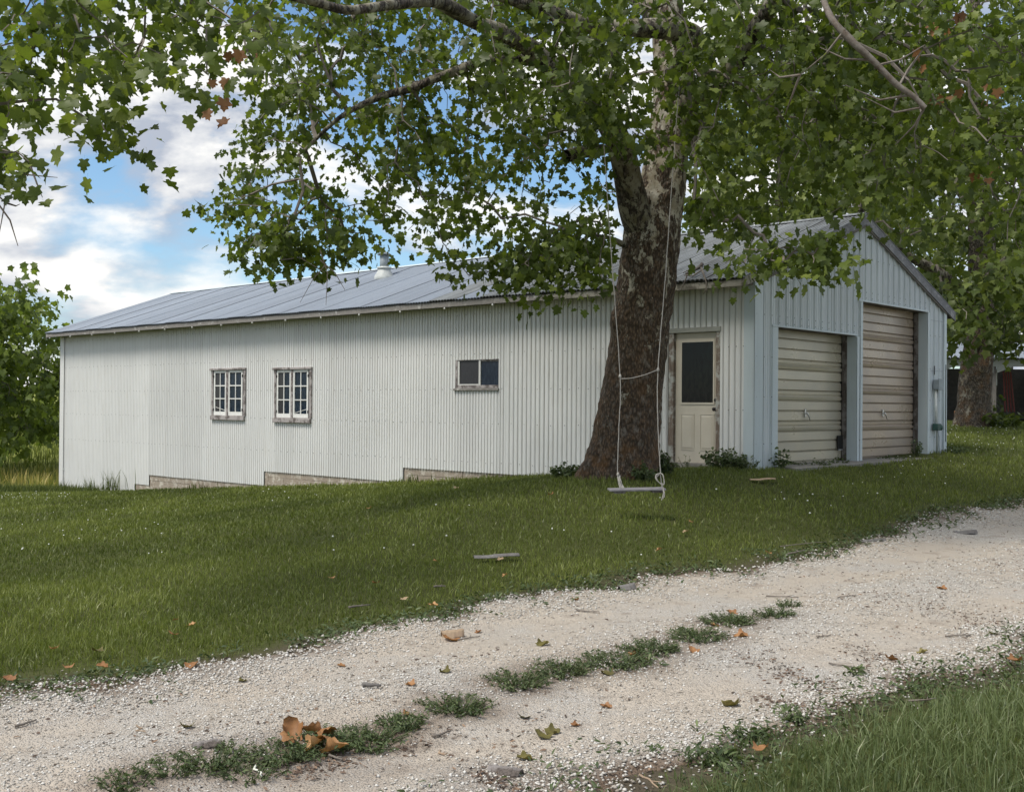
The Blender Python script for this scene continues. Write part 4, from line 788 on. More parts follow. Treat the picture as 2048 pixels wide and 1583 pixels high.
RA = [(-300, -900), (2300, -900), (2300, -60), (-300, -60)]
spec = [(R1, 12.8, 17.5, 225), (R1top, 12.3, 19, 140), (R1low, 12.8, 14.5, 22), (R1hang, 12.6, 14.2, 40), (R2, 11.5, 17, 230), (R2b, 11, 18, 210), (R3, 7.8, 11.5, 95), (R3b, 7.6, 8.6, 12), (R3c, 8.2, 8.8, 6), (R4, 11.2, 12.2, 16), (R4b, 12.4, 13.6, 10), (R6, 11.4, 14.2, 34), (R7, 11.0, 12.6, 30), (RA, 8.5, 19, 120)]
tg = np.concatenate([sample_region(*q) for q in spec]); lab = np.concatenate([np.full(q[3], i) for i, q in enumerate(spec)])
pts, par, cnt, order = grow(roots, tg); nr = len(roots)
tw = twig_mesh(pts, par, cnt, order, nr, TB).build('twigs', M_['twig'], syc); tw['kind'] = 'stuff'
pos, rot, size, var = sprays(tg, pts, par, nr, 25, 0.37, (0.062, 0.125)); size = size * np.where(pos[:, 1] < 11.6, 1.12, 1.0); keep = (pos[:, 1] > 11.4) | (rng.random(len(pos)) < .58); pos, rot, size, var = pos[keep], rot[keep], size[keep], var[keep]
# keep the trunk and the ropes mostly clear of leaves, as the photograph shows them
U_, V_, D_ = project(pos); keep = ~((U_ > 1232) & (U_ < 1372) & (V_ > 335) & (D_ < 15.6)); pos, rot, size, var = pos[keep], rot[keep], size[keep], var[keep]
pos_l = pos - TB; which = rng.integers(0, len(LEAVES), len(pos)); U_, V_, D_ = project(pos); show = (U_ > 5) & (U_ < 2043) & (V_ > 5) & (V_ < 640)
score = np.where(show, size / D_, 0) * (1 + .6 * rng.random(len(pos))); big = np.argsort(-score)[:300]; rest = np.ones(len(pos), bool); rest[big] = False
Vb, Fb, Ab = bake(pos_l[rest], rot[rest], size[rest], var[rest], LEAVES, which[rest]); link('foliage', mesh_np('foliage', Vb, Fb, M_['leaf'], Ab, True), syc)['kind'] = 'stuff'
lm = {}
for k, (tv, tt) in enumerate(LEAVES):
    for j in range(3): lm[k, j] = mesh_np('leaf', tv, tt, M_['leaf'], np.full(len(tv), .25 + .3 * j), True)
for i in big:
    o = link('leaf', lm[int(which[i]), random.randrange(3)], syc); Mx = Matrix([list(rot[i][r] * size[i]) + [pos_l[i][r]] for r in range(3)] + [[0, 0, 0, 1]]); o.matrix_local = Mx
# brown dead clusters caught in the crown
for (u, v, Y) in [(505, 100, 9.5), (450, 178, 9), (1860, 90, 12), (1875, 200, 12.2), (1990, 170, 12.5), (1970, 345, 13), (1905, 30, 12)]:
    c = at(u, v, Y); n = 5; pp = c + rng.normal(0, .09, (n, 3)); Vb, Fb, Ab = bake(pp - TB, rot_leaves(n, (40, 88)), rng.uniform(.08, .13, n), rng.uniform(0, .5, n), LEAVES); link('withered_leaves', mesh_np('withered_leaves', Vb, Fb, M_['dry_leaf'], Ab), syc)

# ---- other trees
def far_tree(name, label, base, trunk, targets, per, spread, size, tmpl, leafm, barkm, roots_extra=(), pitch=(10, 82), vskew=(2, 2.4), lumps=()):
    e = empty(name, base); tag(e, label, 'tree'); o = np.array(base)
    bark_tube('trunk', trunk, M_[barkm], e, 48, 12, 0.06, None, lumps, o, 0.06); sk = [smooth_path(trunk, 5)[6:, :3]]
    for rw in roots_extra: bark_tube('limb', rw, M_[barkm if barkm != 'bark_far' else 'bark_up'], e, 12, 6, 0.03, None, (), o, .08); sk.append(smooth_path(rw, 5)[1:, :3])
    sk = np.concatenate(sk); pts, par, cnt, order = grow(sk, targets); twig_mesh(pts, par, cnt, order, len(sk), o, 0.008, .42, .09).build('twigs', M_['twig'], e)['kind'] = 'stuff'
    pos, rot, sz, var = sprays(targets, pts, par, len(sk), per, spread, size); var = np.clip(rng.beta(*vskew, len(pos)), 0, .95)
    Vb, Fb, Ab = bake(pos - o, rot, sz, var, tmpl); link('crown', mesh_np('crown', Vb, Fb, M_[leafm], Ab), e)['kind'] = 'stuff'; return e
b2 = at(1948, 851, 29); b2[2] = g1(b2[0], b2[1])
t2 = px_path([(1946, 885, 29, 46), (1946, 850, 29, 41), (1948, 815, 29, 35), (1950, 760, 29, 31), (1957, 690, 29, 28), (1962, 640, 29, 27), (1965, 560, 29, 26), (1960, 400, 29, 22), (1950, 200, 29, 16), (1950, -50, 29, 9)])
ex = [px_path([(1962, 640, 29, 14), (1900, 560, 28.5, 11), (1800, 500, 28, 8), (1720, 420, 27.5, 5)]), px_path([(1962, 560, 29, 14), (2080, 480, 28, 10), (2200, 400, 27, 6)]), px_path([(1955, 420, 29, 13), (1850, 300, 30, 9), (1700, 200, 31, 6)])]
RT2 = [(1560, 150), (1750, 50), (2250, 50), (2250, 660), (2060, 640), (1990, 690), (1900, 690), (1890, 600), (1850, 560), (1790, 480), (1700, 420), (1600, 400)]
tgt = np.concatenate([sample_region(RT2, 24.5, 33, 330), sample_region([(1870, 560), (2100, 500), (2100, 690), (1900, 700)], 25.5, 28, 40), sample_region([(1600, -500), (2300, -500), (2300, 50), (1600, 50)], 25, 33, 110)])
far_tree('sycamore_tree', 'second sycamore with mossy trunk standing before the open dark shed', tuple(b2), t2, tgt, 21, 0.62, (0.15, 0.24), SIMPLE, 'leaf_far', 'bark_far', ex, lumps=[(at(1965, 733, 28.55), .28, .10), (at(1966, 736, 28.5), .12, -.10)])
def simple_tree(name, label, u, Y, poly, Y0, Y1, n, per, spread, size, tmpl, leafm, tall, hw, top=None, vskew=(2, 2.4)):
    x, y, _ = at(u, 800, Y); z = g1(x, y); tp = at(u, tall, Y)[2]; tk = [(x, y, z - .2, hw * 1.3), (x, y, z + .8, hw), (x + .1, y, z + (tp - z) * .35, hw * .8), (x - .1, y, z + (tp - z) * .65, hw * .5), (x, y, tp, hw * .15)]
    return far_tree(name, label, (x, y, z), tk, sample_region(poly, Y0, Y1, n), per, spread, size, tmpl, leafm, 'twig', vskew=vskew)
simple_tree('walnut_tree', 'leafy green tree standing in the field left of the shed', -25, 38, [(-330, 610), (-200, 540), (-60, 560), (20, 555), (60, 570), (85, 590), (105, 600), (100, 630), (60, 635), (75, 660), (130, 665), (150, 690), (140, 800), (145, 850), (105, 855), (60, 885), (20, 895), (-100, 890), (-250, 870), (-340, 800)], 34.5, 41, 240, 38, 0.66, (0.17, 0.27), SIMPLE, 'leaf_walnut', 560, .25)
simple_tree('sycamore_tree', 'distant sunlit tree showing above the shed roof, right of the trunk', 1560, 46, [(1395, 300), (1480, 180), (1720, 180), (1800, 330), (1800, 480), (1600, 470), (1470, 440), (1400, 420)], 43, 50, 170, 34, 1.1, (0.24, 0.36), SIMPLE, 'leaf_far', 200, .35, vskew=(2.6, 1.8))
simple_tree('sycamore_tree', 'distant tree behind the open shed at the right edge', 2010, 62, [(1780, 560), (1850, 420), (2250, 420), (2300, 700), (2000, 710), (1880, 700), (1800, 640)], 57, 66, 190, 34, 1.3, (0.3, 0.45), SIMPLE, 'leaf_far', 440, .4, vskew=(2.6, 1.8))

# ------------------------------------------------------------------ open shed far right
def open_shed():
    Y = 42.0; x0, z = at(1868, 800, Y)[0], 0.95; e = empty('open_shed', (x0, Y, z)); tag(e, 'dark open-fronted pole shed behind the second sycamore', 'shed'); W_, D_, H_ = 6.6, 6.0, 2.35
    def pt(name, mat, *bxs):
        b = MB(); [b.box(*q) for q in bxs]; return b.build(name, M_[mat], e)
    pt('back_wall', 'soffit', (0, W_, D_ - .04, D_, -.3, H_)); pt('side_wall', 'wall', (-.03, 0, 0, D_, -.3, H_)); pt('side_wall', 'wall', (W_, W_ + .03, 0, D_, -.3, H_)); pt('dirt_floor', 'soffit', (0, W_, .1, D_, -.3, .04))
    for x in (0.03, 2.2, 4.4, 6.4): pt('post', 'soffit', (x, x + .13, 0, .13, -.3, H_))
    pt('header_beam', 'door_head', (-.03, W_ + .03, -.06, -.003, H_ - .12, H_ + .14))
    for x, d in ((0.16, 1), (2.2, -1), (2.33, 1), (4.4, -1), (4.53, 1)):
        b = MB(); b.add([(x, -.055, H_ - .12), (x + d * .6, -.055, H_ - .12), (x, -.055, H_ - .36), (x, -.01, H_ - .12), (x + d * .6, -.01, H_ - .12), (x, -.01, H_ - .36)], [(0, 1, 2), (3, 5, 4), (0, 3, 4, 1), (1, 4, 5, 2), (2, 5, 3, 0)]); b.build('brace', M_['door_head'], e)
    pr = prof_groove(0.16, 0.03); k = 0
    for i in range(8):
        a_, b_ = -.3 + i * .9, -.3 + (i + 1) * .9; cols = samples(a_, b_, pr); V = []; Fc = []
        for q, h in cols: V += [(q, -.35, H_ + .17 + h), (q, D_ * .55, H_ + .95 + h), (q, D_ + .3, H_ + .2 + h)]
        for i2 in range(len(cols) - 1): Fc += [(i2 * 3, i2 * 3 + 3, i2 * 3 + 4, i2 * 3 + 1), (i2 * 3 + 1, i2 * 3 + 4, i2 * 3 + 5, i2 * 3 + 2)]
        me = bpy.data.meshes.new('roof_sheet'); me.from_pydata(V, [], Fc); me.materials.append(M_['roof_new']); link('roof_sheet', me, e)
    b = MB()
    for k in range(5): b = MB(); b.tube([(3.2 + k * .22, 2.4, .1), (2.3 + k * .2, 3.0, 1.9)], .035, 5); b.build('leaning_pole', M_['soffit'], e)
    pt('hanging_bar', 'white_paint', (2.72, 2.77, 1.2, 1.24, 1.55, 2.15)); pt('hanging_bar', 'white_paint', (2.83, 2.88, 1.2, 1.24, 1.55, 2.15)); b = MB()
    for k in range(4): b = MB(); b.tube([(3.25 + k * .09, 1.5, 2.1), (3.5 + k * .12, 1.9, .55)], .03, 5); b.build('red_slat', M_['red'], e)
M_['red'] = plain('faded_red_wood', (0.30, 0.09, 0.08), (0.20, 0.06, 0.055), 9, 0.8)
open_shed()
bx0 = at(1922, 838, 38); bz = g1(bx0[0], bx0[1]); b = MB(); b.box(-.16, .16, -.2, .2, -.1, .42, .01); o = b.build('wooden_crate', plain('orange_crate_wood', (0.26, 0.12, 0.045), (0.17, 0.08, 0.03), 9, 0.8), None, loc=(bx0[0], bx0[1], bz)); tag(o, 'small orange-brown wooden box left of the mossy trunk', 'crate')
# ------------------------------------------------------------------ rope swing
def swing():
    c = at(1273.5, 978, 12.25); e = empty('rope_swing', tuple(c)); tag(e, 'plank rope swing hanging in front of the big sycamore', 'swing'); o = Vector(c)
    b = MB(); b.box(-.31, .31, -.08, .08, -.011, .011, .004); s_ = b.build('seat', M_['swing_wood'], e); s_.rotation_euler = (R(3), R(-1.0), R(7))
    for x in (-.20, .22): b = MB(); b.box(x - .06, x + .06, -.07, .07, -.034, -.012, .004); q = b.build('cleat', M_['jamb'], e); q.rotation_euler = s_.rotation_euler
    def P(u, v, Y): return Vector(at(u, v, Y)) - o
    def rope(name, rows, r=.0055, sub=8):
        pts = smooth_path([tuple(P(*q)) for q in rows], sub); pts = [Vector(q) + Vector((.0015 * math.sin(i * 2.1), .0015 * math.cos(i * 2.1), 0)) for i, q in enumerate(pts)]; return MB().tube(pts, r, 6).build(name, M_['rope'], e, True)
    rope('rope', [(1193, 50, 12.1), (1208, 290, 12.2), (1222, 500, 12.25), (1240, 750, 12.25), (1238, 850, 12.25), (1235, 945, 12.25), (1240, 976, 12.25)]); rope('rope', [(1367, 60, 12.95), (1345, 350, 12.6), (1331, 550, 12.4), (1316, 740, 12.27), (1316, 850, 12.25), (1321, 945, 12.25), (1324, 978, 12.25)])
    rope('cross_rope', [(1240, 757, 12.25), (1262, 756, 12.2), (1290, 749, 12.2), (1316, 739, 12.27)], .0045)
    for u, v in ((1240, 752), (1316, 739), (1236, 948)): q = P(u, v, 12.25); MB().lathe([(.006, -.022), (.013, -.013), (.016, 0), (.012, .013), (.006, .022)], 8, q[:]).build('knot', M_['rope'], e, True)
    b = MB()
    for k in range(9): a_ = P(1237 + random.uniform(-3, 3), 950, 12.25); d = P(1243 + random.uniform(-5, 6), 976, 12.22); b.tube([a_, a_.lerp(d, .5) + Vector((random.gauss(0, .012), random.gauss(0, .012), 0)), d], .005, 4)
    b.build('frayed_end', M_['rope'], e)['kind'] = 'stuff'; b = MB()
    for k in range(4):
        w = random.uniform(7, 13); b.tube([tuple(v) for v in smooth_path([tuple(P(1321, 946, 12.25)), tuple(P(1314 - w * .3, 950 + k * 2, 12.2)), tuple(P(1318, 964, 12.2)), tuple(P(1328, 968, 12.2)), tuple(P(1326, 950, 12.22)), tuple(P(1321, 946, 12.25))], 5)], .0055, 4)
    for k in range(3): b.tube([P(1324, 965, 12.22), P(1327 + k, 985, 12.2), P(1323 + 3 * k, 1000 - 3 * k, 12.2)], .005, 4)
    b.build('frayed_loops', M_['rope'], e)['kind'] = 'stuff'
swing()

# ------------------------------------------------------------------ plants by the walls and weeds in the track
def leafy(name, label, x, y, n_stem, h, spread, leaf, per, tmpl=None, mat='weed', cat='weed', z=None, group=None, vsk=(2, 2.4), upright=.5):
    z = g1(x, y) if z is None else z; b = MB(); P, Rr = [], []; az = []
    for _ in range(n_stem):
        a_ = random.uniform(0, 6.283); rr = spread * math.sqrt(random.random()); tip = Vector((rr * math.cos(a_), rr * math.sin(a_), h * random.uniform(.45, 1) * (1 - .4 * (rr / spread) ** 2))); base = Vector((tip.x * .35, tip.y * .35, -.03)); mid = base.lerp(tip, .5) + Vector((0, 0, h * .12 * upright)); b.tube([base, mid, tip], [.004 + .003 * h, .003 + .002 * h, .0015], 3, False)
        for k in range(per):
            f = random.uniform(.12, 1.05); q = base.lerp(mid, f * 2) if f < .5 else mid.lerp(tip, f * 2 - 1); P.append((q.x + random.gauss(0, leaf * .25), q.y + random.gauss(0, leaf * .25), q.z + random.gauss(0, leaf * .15))); az.append(random.uniform(0, 6.283))
    n = len(P); Vb, Fb, Ab = bake(np.array(P), rot_leaves(n, (-45, 50), 40, np.array(az)), rng.uniform(leaf * .6, leaf * 1.2, n), np.clip(rng.beta(*vsk, n), 0, .95), tmpl or NARROW)
    e = empty(name, (x, y, z)); tag(e, label, cat, group); b.build('stems', M_['weed_stem'], e)['kind'] = 'stuff'; link('leaves', mesh_np('leaves', Vb, Fb, M_[mat], Ab), e)['kind'] = 'stuff'; return e
M_['weed_stem'] = plain('weed_stem', (0.06, 0.085, 0.03), (0.10, 0.10, 0.05), 12, 0.8, bump=0)
OVAL = [simple_leaf([(0, 0), (.28, .2), (.34, .45), (.2, .8), (0, 1)], .25, .35)]
def wl(s, t): x, y = bw(s, t); return x, y
for s, t, n, h, sp, lf, per, lb in [(-.30, .30, 60, .42, .42, .085, 9, 'dense green weeds between the side door and the front corner'), (-.25, 1.62, 34, .55, .24, .085, 9, 'tall dark weeds left of the side door, beside the trunk'), (-.22, -.02, 30, .30, .26, .06, 8, 'low weeds at the foot of the front corner trim'),
        (-.22, 1.0, 12, .30, .32, .05, 6, 'thin sprigs growing in front of the cream door sill')]:
    x, y = wl(s, t); leafy('weed_clump', lb, x, y, int(n * 1.2), h * .8, sp * .85, lf * .68, per, OVAL)
for s, t, n, h, sp, lf, per, lb in [(.50, -.14, 9, .52, .20, .11, 8, 'broad-leaved sapling at the left jamb of the low garage door'), (1.55, -.12, 22, .16, .45, .06, 6, 'low weeds along the sill of the low garage door'), (2.55, -.10, 14, .22, .25, .06, 6, 'weeds under the black patch of the low garage door'), (4.6, -.1, 18, .12, .5, .05, 6, 'low weeds along the sill of the tall garage door'), (5.72, -.06, 10, .48, .16, .07, 9, 'upright weed at the right end of the tall garage door'), (7.05, -.25, 30, .20, .35, .06, 7, 'weeds around the right front corner of the shed')]:
    x, y = wl(s, t); leafy('weed_clump', lb, x, y, int(n * 1.2), h * .8, sp * .85, lf * .68, per, OVAL)
for u, v, Y, n, h, sp, lb in [(1135, 944, 15.6, 46, .30, .38, 'bushy weeds at the left foot of the big sycamore'), (1325, 940, 15.2, 50, .42, .26, 'dark weeds at the right foot of the big sycamore'), (1285, 950, 14.4, 26, .30, .35, 'grassy weeds against the front of the big trunk')]:
    x, y, _ = at(u, v, Y); leafy('weed_clump', lb, x, y, int(n * 1.2), h * .75, sp * .8, .055, 9, OVAL)
for u, v, Y, n, h, lb in [(2005, 842, 28.5, 26, .5, 'low bright weeds right of the mossy second trunk'), (1985, 838, 29.5, 8, 1.15, 'tall thin sapling right of the mossy second trunk')]:
    x, y, _ = at(u, v, Y); leafy('weed_clump', lb, x, y, n, h, .3 if h > 1 else .6, .14, 9, OVAL, 'leaf_far')
med = MED_PX
mlabel = ['tiny weed tuft at the bottom left corner of the track', 'sparse weed tuft near the bottom left of the track', 'loose weed patch left of the brown leaf heap', 'thin weed patch below and left of the brown leaf heap', 'weed clump just left of the brown leaf heap', 'weed clump behind the brown leaf heap', 'dense weed clump right of the brown leaf heap', 'small weed clump second right of the brown leaf heap', 'separate rounded weed clump midway along the track', 'weed clump fifth from the right end of the central strip', 'bushy weed clump fourth of the central strip, near its middle', 'long weed clump in the middle of the central strip', 'weed clump with a tan leaf on it', 'weed clump under the orange leaf near the strip end', 'weed clump second from the right end of the central strip', 'low weed clump at the right end of the central strip', 'tiny weed sprig beyond the right end of the central strip']
for (u, v, r, n), lb in zip(med, mlabel):
    d = ray(u, v); k = -1.585 / d[2]; x, y = d[0] * k, d[1] * k; z = float(drive_z(np.array([x]), np.array([y]))[0]); leafy('weed_clump', lb, x, y, int(n * 1.25), .065, r, .026, 13, NARROW, 'weed', z=z, group='weed clumps along the middle of the track', upright=.1)
for u, v, r, n, lb in [(1500, 1470, .13, 26, 'dark rosette weed at the edge of the right-hand grass'), (1430, 1513, .15, 30, 'leafy rosette weed left of the right-hand grass'), (1300, 1330, .10, 14, 'small sprig beside the central strip'), (1720, 1350, .09, 14, 'tiny green sprig on the right part of the gravel'), (1590, 1440, .10, 16, 'weed tuft where gravel meets the right-hand grass')]:
    d = ray(u, v); k = -1.59 / d[2]; x, y = d[0] * k, d[1] * k; z = float(drive_z(np.array([x]), np.array([y]))[0]); leafy('rosette_weed', lb, x, y, n, .08, r, .05, 6, NARROW, 'weed', z=z - .01, upright=.2)

# ------------------------------------------------------------------ grass
def blades(name, x, y, h, w, var, mat, label, cat, lean=.5, z=None, near=None):
    n = len(x); z = (G(x, y) if z is None else z) - .012; az = rng.uniform(0, 6.283, n); la = rng.uniform(0, 6.283, n); ln = np.abs(rng.normal(0, lean, n)) * h; wx, wy = np.cos(az) * w / 2, np.sin(az) * w / 2; lx, ly = np.cos(la) * ln, np.sin(la) * ln; hz = h * np.sqrt(np.clip(1 - (ln / h) ** 2 * .5, .25, 1))
    V = np.empty((n, 5, 3)); V[:, 0] = np.stack([x - wx, y - wy, z], -1); V[:, 1] = np.stack([x + wx, y + wy, z], -1); V[:, 2] = np.stack([x + lx * .35 + wx * .8, y + ly * .35 + wy * .8, z + hz * .58], -1); V[:, 3] = np.stack([x + lx * .35 - wx * .8, y + ly * .35 - wy * .8, z + hz * .58], -1); V[:, 4] = np.stack([x + lx, y + ly, z + hz], -1)
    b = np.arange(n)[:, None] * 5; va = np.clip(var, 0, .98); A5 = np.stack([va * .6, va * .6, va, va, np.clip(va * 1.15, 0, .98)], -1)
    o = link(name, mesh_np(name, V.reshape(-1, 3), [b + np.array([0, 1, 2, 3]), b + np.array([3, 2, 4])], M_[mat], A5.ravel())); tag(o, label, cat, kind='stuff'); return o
def scatter(y0, y1, dens, margin=260):
    X0, X1 = (-1024 - margin) / F_PX * y1, (1024 + margin) / F_PX * y1; n = int((X1 - X0) * (y1 - y0) * dens); x = rng.uniform(X0, X1, n); y = rng.uniform(y0, y1, n); m = np.abs(x) < (1024 + margin) / F_PX * y + .3; return x[m], y[m]
def lawn(y0, y1, dens, h, w, mg=300):
    x, y = scatter(y0, y1, dens, mg); d = drive_d(x, y); dist = -d; fld = (y > 30.3 - (x + 12) * .35) & (x < -9)
    edge = np.clip((dist - .04) / .45, 0, 1) * np.clip(.35 + 1.6 * (fbm(x * 2.2, y * 2.2, 23) - .2) + np.clip((dist - .3) / .5, 0, 1), 0, 1) + .10 * (fbm(x * 3, y * 3, 21) > .55); keep = (dist > -.05) & (rng.random(len(x)) < (.10 + .90 * edge)) & ~in_shed(x, y, .03) & ~fld
    q = np.stack([x - CX, y - CY], -1); s, t = q @ B, q @ A; keep &= ~((s > WID) & (t > 3) & (x < 9)) & ~((t > LEN) & (s > 2)) & ~((s > .5) & (s < 6.35) & (t > -.40) & (t < .3)) & ~((s > 0) & (t > 0) & (s < WID) & (t < LEN)); keep &= np.hypot(x - TB[0], y - TB[1]) > .55
    x, y, dist = x[keep], y[keep], dist[keep]; patch = fbm(x * .9, y * .9, 31); hh = h * (.55 + .9 * rng.random(len(x))) * np.clip(.45 + dist * .9, .45, 1) * (.75 + .5 * patch); hh *= np.where(y < sedge(x), 1.55, 1.0)
    var = .14 + .62 * rng.beta(2, 2.4, len(x)) + .75 * (patch - .5) + .55 * (fbm(x * .3, y * .3, 37) - .5); var = np.where(rng.random(len(x)) < .02, .965, np.clip(var, 0, .93)); return x, y, hh, np.full(len(x), w) * rng.uniform(.7, 1.3, len(x)), var
parts_ = [lawn(2.6, 8, 2900, .066, .0052, 700), lawn(8, 12, 1900, .060, .0065), lawn(12, 18, 1050, .062, .009), lawn(18, 34, 440, .07, .014)]
x, y, h, w, v = [np.concatenate(q) for q in zip(*parts_)]; near_ = y < sedge(x)
blades('verge_grass', x[near_], y[near_], h[near_], w[near_] * 1.1, v[near_], 'verge', 'longer pale grass on the near verge at the lower right', 'grass', .7); x, y, h, w, v = [q[~near_] for q in (x, y, h, w, v)]
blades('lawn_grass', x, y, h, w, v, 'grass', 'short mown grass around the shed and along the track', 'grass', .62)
# taller unmown fringe and the field beyond, at the far left
n = 9000; x = rng.uniform(-19, -10.5, n); y = 30.0 - (x + 12) * .35 + rng.normal(.3, .5, n); m = ~in_shed(x, y, .1); x, y = x[m], y[m]
blades('unmown_fringe', x, y, rng.uniform(.10, .30, len(x)), np.full(len(x), .016), rng.uniform(.0, .22, len(x)), 'field_grass', 'dark unmown grass fringe left of the shed', 'grass', .35)
n = 26000; x = rng.uniform(-34, -11, n); y = rng.uniform(31, 75, n); m = (y > 31 - (x + 12) * .3) & ~in_shed(x, y, .3) & (np.abs(x / y) > .33); x, y = x[m], y[m]
blades('field_grass', x, y, rng.uniform(.25, .6, len(x)), np.full(len(x), .03), np.clip(.30 + .65 * np.exp(-((y - 34.5) / 3) ** 2) + rng.normal(0, .16, len(x)), 0, .98), 'field_grass', 'tall yellowing field grass beyond the fringe', 'grass', .3)
# tufts against the long wall
for t, n, h, lb in [(19.9, 60, .55, 'dark grass tuft at the far left end of the long wall'), (18.75, 70, .75, 'tall dark grass tuft with seed heads by the far wall corner'), (21.3, 60, .45, 'low dark grass at the very end of the long wall'), (7.2, 30, .22, 'small grass tuft before the right-hand skirt planks'), (14.6, 40, .22, 'small grass tuft before the foundation blocks')]:
    bxy = [bw(-.18 + random.gauss(0, .10), t + random.gauss(0, .28)) for _ in range(n)]; x = np.array([q[0] for q in bxy]); y = np.array([q[1] for q in bxy]); o = blades('grass_tuft', x, y, rng.uniform(h * .4, h, n), np.full(n, .018), rng.uniform(0, .2, n), 'field_grass', lb, 'grass', .35)
# creeping weeds along both edges of the track
def edge_weeds():
    x, y = scatter(3.6, 17, 1500, 120); d = drive_d(x, y); pt = fbm(x * 1.8, y * 1.8, 55); k = (np.abs(d + .06) < .42 * rng.random(len(x))) & (pt > .40) & (rng.random(len(x)) < np.clip(1.3 - y / 18, .2, 1)); x, y = x[k], y[k]; n = len(x); P = np.stack([x, y, G(x, y) + rng.uniform(.0, .035, n)], -1)
    Vb, Fb, Ab = bake(P, rot_leaves(n, (-60, 30), 40), rng.uniform(.02, .045, n) * (.7 + y / 16), np.clip(rng.beta(2, 2.6, n), 0, .95), NARROW); tag(link('edge_weeds', mesh_np('edge_weeds', Vb, Fb, M_['weed'], Ab)), 'low creeping weeds along the track edges', 'weeds', kind='stuff')
edge_weeds()
# clover blossoms in the lawn
def clover():
    cs = []
    for n, u0, u1, v0, v1 in [(22, 0, 330, 1010, 1110), (34, 0, 140, 985, 1000), (20, 520, 640, 960, 1000), (26, 0, 2000, 1000, 1120), (30, 1720, 2048, 870, 985), (60, 1890, 2048, 850, 900), (14, 1400, 1800, 960, 1020)]:
        for _ in range(n):
            d = ray(random.uniform(u0, u1), random.uniform(v0, v1)); k = 8.0
            for _i in range(60):
                p_ = d * k
                if p_[2] + EYE < g1(p_[0], p_[1]) + .07: break
                k += .5
            cs.append((p_[0], p_[1]))
    cs = np.array(cs); cs = cs[~in_shed(cs[:, 0], cs[:, 1], .2) & (drive_d(cs[:, 0], cs[:, 1]) < -.1)]; z = G(cs[:, 0], cs[:, 1]) + rng.uniform(.06, .10, len(cs)); b = MB()
    for (x_, y_), z_ in zip(cs, z): r = random.uniform(.007, .013); b.lathe([(r * .5, -r * .6), (r, 0), (r * .6, r * .7)], 5, (x_, y_, z_))
    tag(b.build('clover_blossoms', M_['clover']), 'tiny white clover blossoms scattered through the lawn', 'clover', kind='stuff')
clover()

# ------------------------------------------------------------------ loose gravel
def gravel():
    xs, ys, rs = [], [], []
    for y0, y1, dens, r0, r1 in [(3.4, 7, 3000, .0035, .0098), (7, 10, 1700, .0045, .0115), (10, 17, 650, .006, .014)]:
        x, y = scatter(y0, y1, dens, 200); d = drive_d(x, y); w = nedge(x) - sedge(x); q = np.abs((y - .5 * (nedge(x) + sedge(x))) / w); loose = np.clip(.46 + 1.3 * (fbm(x * 1.1, y * 1.1, 41) - .45) + .45 * np.exp(-((d - .25) / .5) ** 2) - .75 * np.exp(-((q - .27) / .10) ** 2), .06, 1)
        keep = (d > -.30) & (rng.random(len(x)) < loose * np.clip((d + .14) / .34, .06, 1)); x, y, d = x[keep], y[keep], d[keep]; r = rng.uniform(r0, r1, len(x)) ** 1.0 * (1 + .55 * np.exp(-(d / .35) ** 2) * rng.random(len(x))); xs.append(x); ys.append(y); rs.append(r)
    x, y, r = map(np.concatenate, (xs, ys, rs)); n = len(x); z = np.where(drive_d(x, y) > 0, drive_z(x, y), G(x, y)); oc = np.array([(1, 0, 0), (0, 1, 0), (-1, 0, 0), (0, -1, 0), (0, 0, .75), (0, 0, -.6)], float)
    V = oc[None] * (1 + rng.uniform(-.38, .38, (n, 6, 1))) + rng.uniform(-.22, .22, (n, 6, 3)); a_ = rng.uniform(0, 6.28, n); c, s = np.cos(a_)[:, None], np.sin(a_)[:, None]; V = np.stack([V[..., 0] * c - V[..., 1] * s, V[..., 0] * s + V[..., 1] * c, V[..., 2]], -1) * r[:, None, None] * np.array([1, 1, .8]); V[..., 0] += x[:, None]; V[..., 1] += y[:, None]; V[..., 2] += (z + r * .25)[:, None]
    fc = np.array([(0, 1, 4), (1, 2, 4), (2, 3, 4), (3, 0, 4), (1, 0, 5), (2, 1, 5), (3, 2, 5), (0, 3, 5)]); F_ = (fc[None] + (np.arange(n) * 6)[:, None, None]).reshape(-1, 3)
    t = NT('limestone_chip'); c_ = t.ramp(t.attr('var'), [(0, (.17, .14, .11)), (.25, (.33, .30, .26)), (.6, (.50, .475, .435)), (1, (.70, .68, .645))]); t.col(c_); t.set(.9, 0, .2); o = link('gravel', mesh_np('gravel', V.reshape(-1, 3), F_, t.m, np.repeat(np.clip(rng.beta(2.2, 1.8, n), 0, 1), 6))); tag(o, 'loose white limestone chips on the track', 'gravel', kind='stuff')
gravel()

